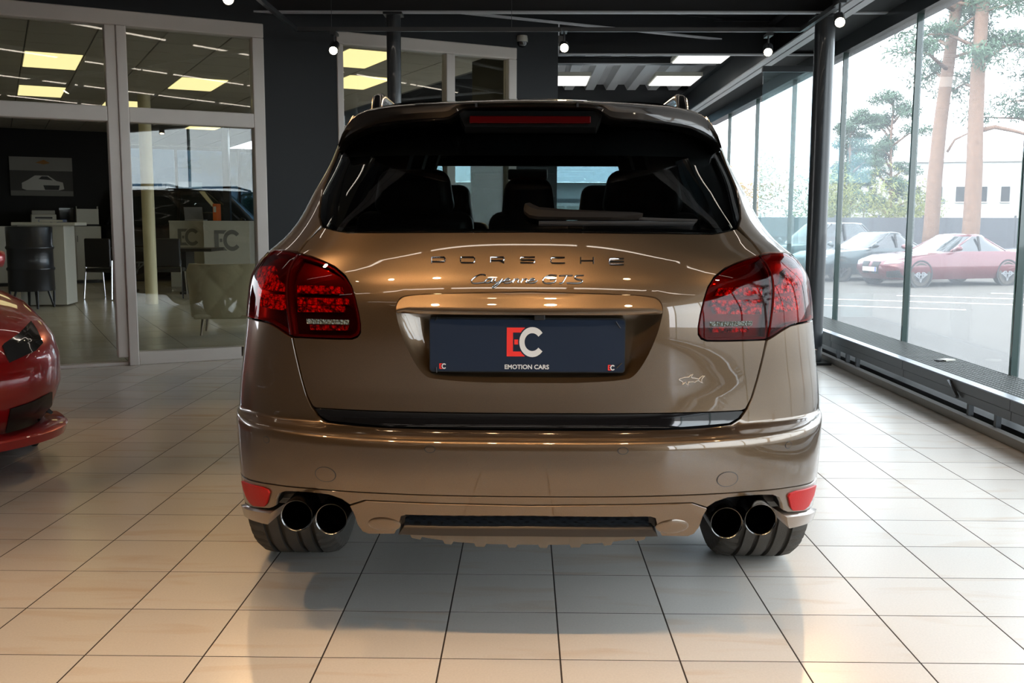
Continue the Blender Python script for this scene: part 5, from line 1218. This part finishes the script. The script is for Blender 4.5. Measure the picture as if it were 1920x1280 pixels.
def pine(base, top, r0, lbl, seed, crown_from=.62, side=None):
    base = Vector(base); top = Vector(top); t = thing('pine_tree', lbl, 'tree', base); v = top-base; rn = random.Random(seed)
    pts = [v*k+Vector((math.sin(k*7+seed)*.10, math.cos(k*5+seed)*.10, 0))*min(1, k*4) for k in np.linspace(0, 1, 10)]
    MB().tube(pts, [r0*(1-.55*k) for k in np.linspace(0, 1, 10)], 10).build('trunk', M_BARK, t, True)
    cl = []
    for k in range(22):
        f = crown_from+(1-crown_from)*k/21; p = v*f; a = rn.random()*6.28; ln = (1.2+rn.random()*2.2)*(1.25-f*.6)*min(1, v.z/13); e = p+Vector((math.cos(a)*ln, math.sin(a)*ln, .3+rn.random()*.5)); mid = (p+e)/2+Vector((0, 0, .25))
        MB().tube([p, mid, e], [.07, .045, .02], 6).build('branch', M_BARK, t, True); kk = min(1, v.z/12); cl.append((tuple(e), (.95*kk, .95*kk, .5*kk))); cl.append((tuple(mid+Vector((0, 0, .2))), (.6, .6, .35)))
    foliage('needles', cl, 260, .13, M_NEEDLE, t, seed); return t
pb1 = at_z(1748, 447, GZ); 
def tree_px(pxb, pyb, D, pxt, topz, r0, lbl, seed, cf=.55):
    b_ = at_y(pxb, pyb, D); b_.z = GZ; tt = at_y(pxt, 0, D); dz = tt.z-GZ; k = (topz-GZ)/dz; tp = b_+(Vector((tt.x, D, tt.z))-b_)*k; return pine(b_, tp, r0, lbl, seed, cf)
tree_px(1742, 430, 34, 1792, 14., .27, 'leaning pine with orange bark standing by the white building', 3, .44)
tree_px(1818, 430, 33, 1846, 14.5, .29, 'straight pine with a long low branch beside the leaning pine', 8, .40)
tree_px(1990, 430, 36, 1990, 13., .33, 'pine partly cut off past the two orange trunks', 12, .36)
a_, b_ = at_y(1818, 300, 33), at_y(1900, 225, 33)
t = [o for o in SC.objects if o.name.startswith('pine_tree')][1]
MB().tube([Vector(q)-t.location for q in (at_y(1836, 245, 33), at_y(1865, 238, 33), at_y(1900, 245, 33), at_y(1960, 262, 33))], [.09, .07, .06, .03], 8).build('branch', M_BARK, t, True)
t = [o for o in SC.objects if o.name.startswith('pine_tree')][0]
MB().tube([Vector(q)-t.location for q in (at_y(1776, 285, 34), at_y(1790, 262, 34), at_y(1815, 250, 34))], [.05, .04, .03], 8).build('branch', M_BARK, t, True)
for k, (x, y, sd_) in enumerate(((12, 6, 21), (15, -3, 22))): pine((x, y, GZ), (x+.5, y+.3, 12), .3, ('pine standing outside opposite the middle of the long bench', 'pine standing outside opposite the rear end of the long bench')[k], sd_, .35)
for k, (x, y, sd_) in enumerate(((-8.6, 33, 31),)): pine((x, y, GZ), (x+.3, y, 10), .25, 'dark pine standing before the pale industrial building', sd_, .12)
def bush(x, y, rx, rz_, m, lbl, seed, n=2200, sz=.13):
    t = thing('bush', lbl, 'bush', (x, y, GZ)); rn = random.Random(seed)
    foliage('leaves', [((rn.uniform(-rx, rx)*.6, rn.uniform(-1, 1), rz_*rn.uniform(.35, .8)), (rx*.55, 1., rz_*.42)) for k in range(9)], n//9, sz, m, t, seed); MB().tube([(0, 0, 0), (.1, 0, rz_*.6)], [.08, .03], 6).build('stem', M_BARK, t)
for k, (px, D, rx, rz_, m, lbl) in enumerate(((1415, 46, 1.9, 4.4, M_REED, 'tall yellow reeds rising over the fence'), (1520, 42.5, 1.9, 4.0, M_BUSH, 'pale green bush over the fence beside the yellow reeds'), (1615, 46, 1.9, 4.0, M_BUSH, 'pale green bush over the fence in front of the white building'), (1735, 48, 1.9, 3.4, M_BUSH, 'pale green bush behind the leaning pine'))):
    q = at_y(px, 420, D); bush(q.x, D, rx, rz_, m, lbl, 40+k)
q = at_y(1590, 420, 48); pine((q.x, 48, GZ), (q.x, 48, 5.6), .10, 'small dark spruce above the bushes', 61, .2)
q = at_y(1665, 420, 52); pine((q.x, 52, GZ), (q.x, 52, 7.2), .10, 'slim tall spruce against the white building', 62, .2)
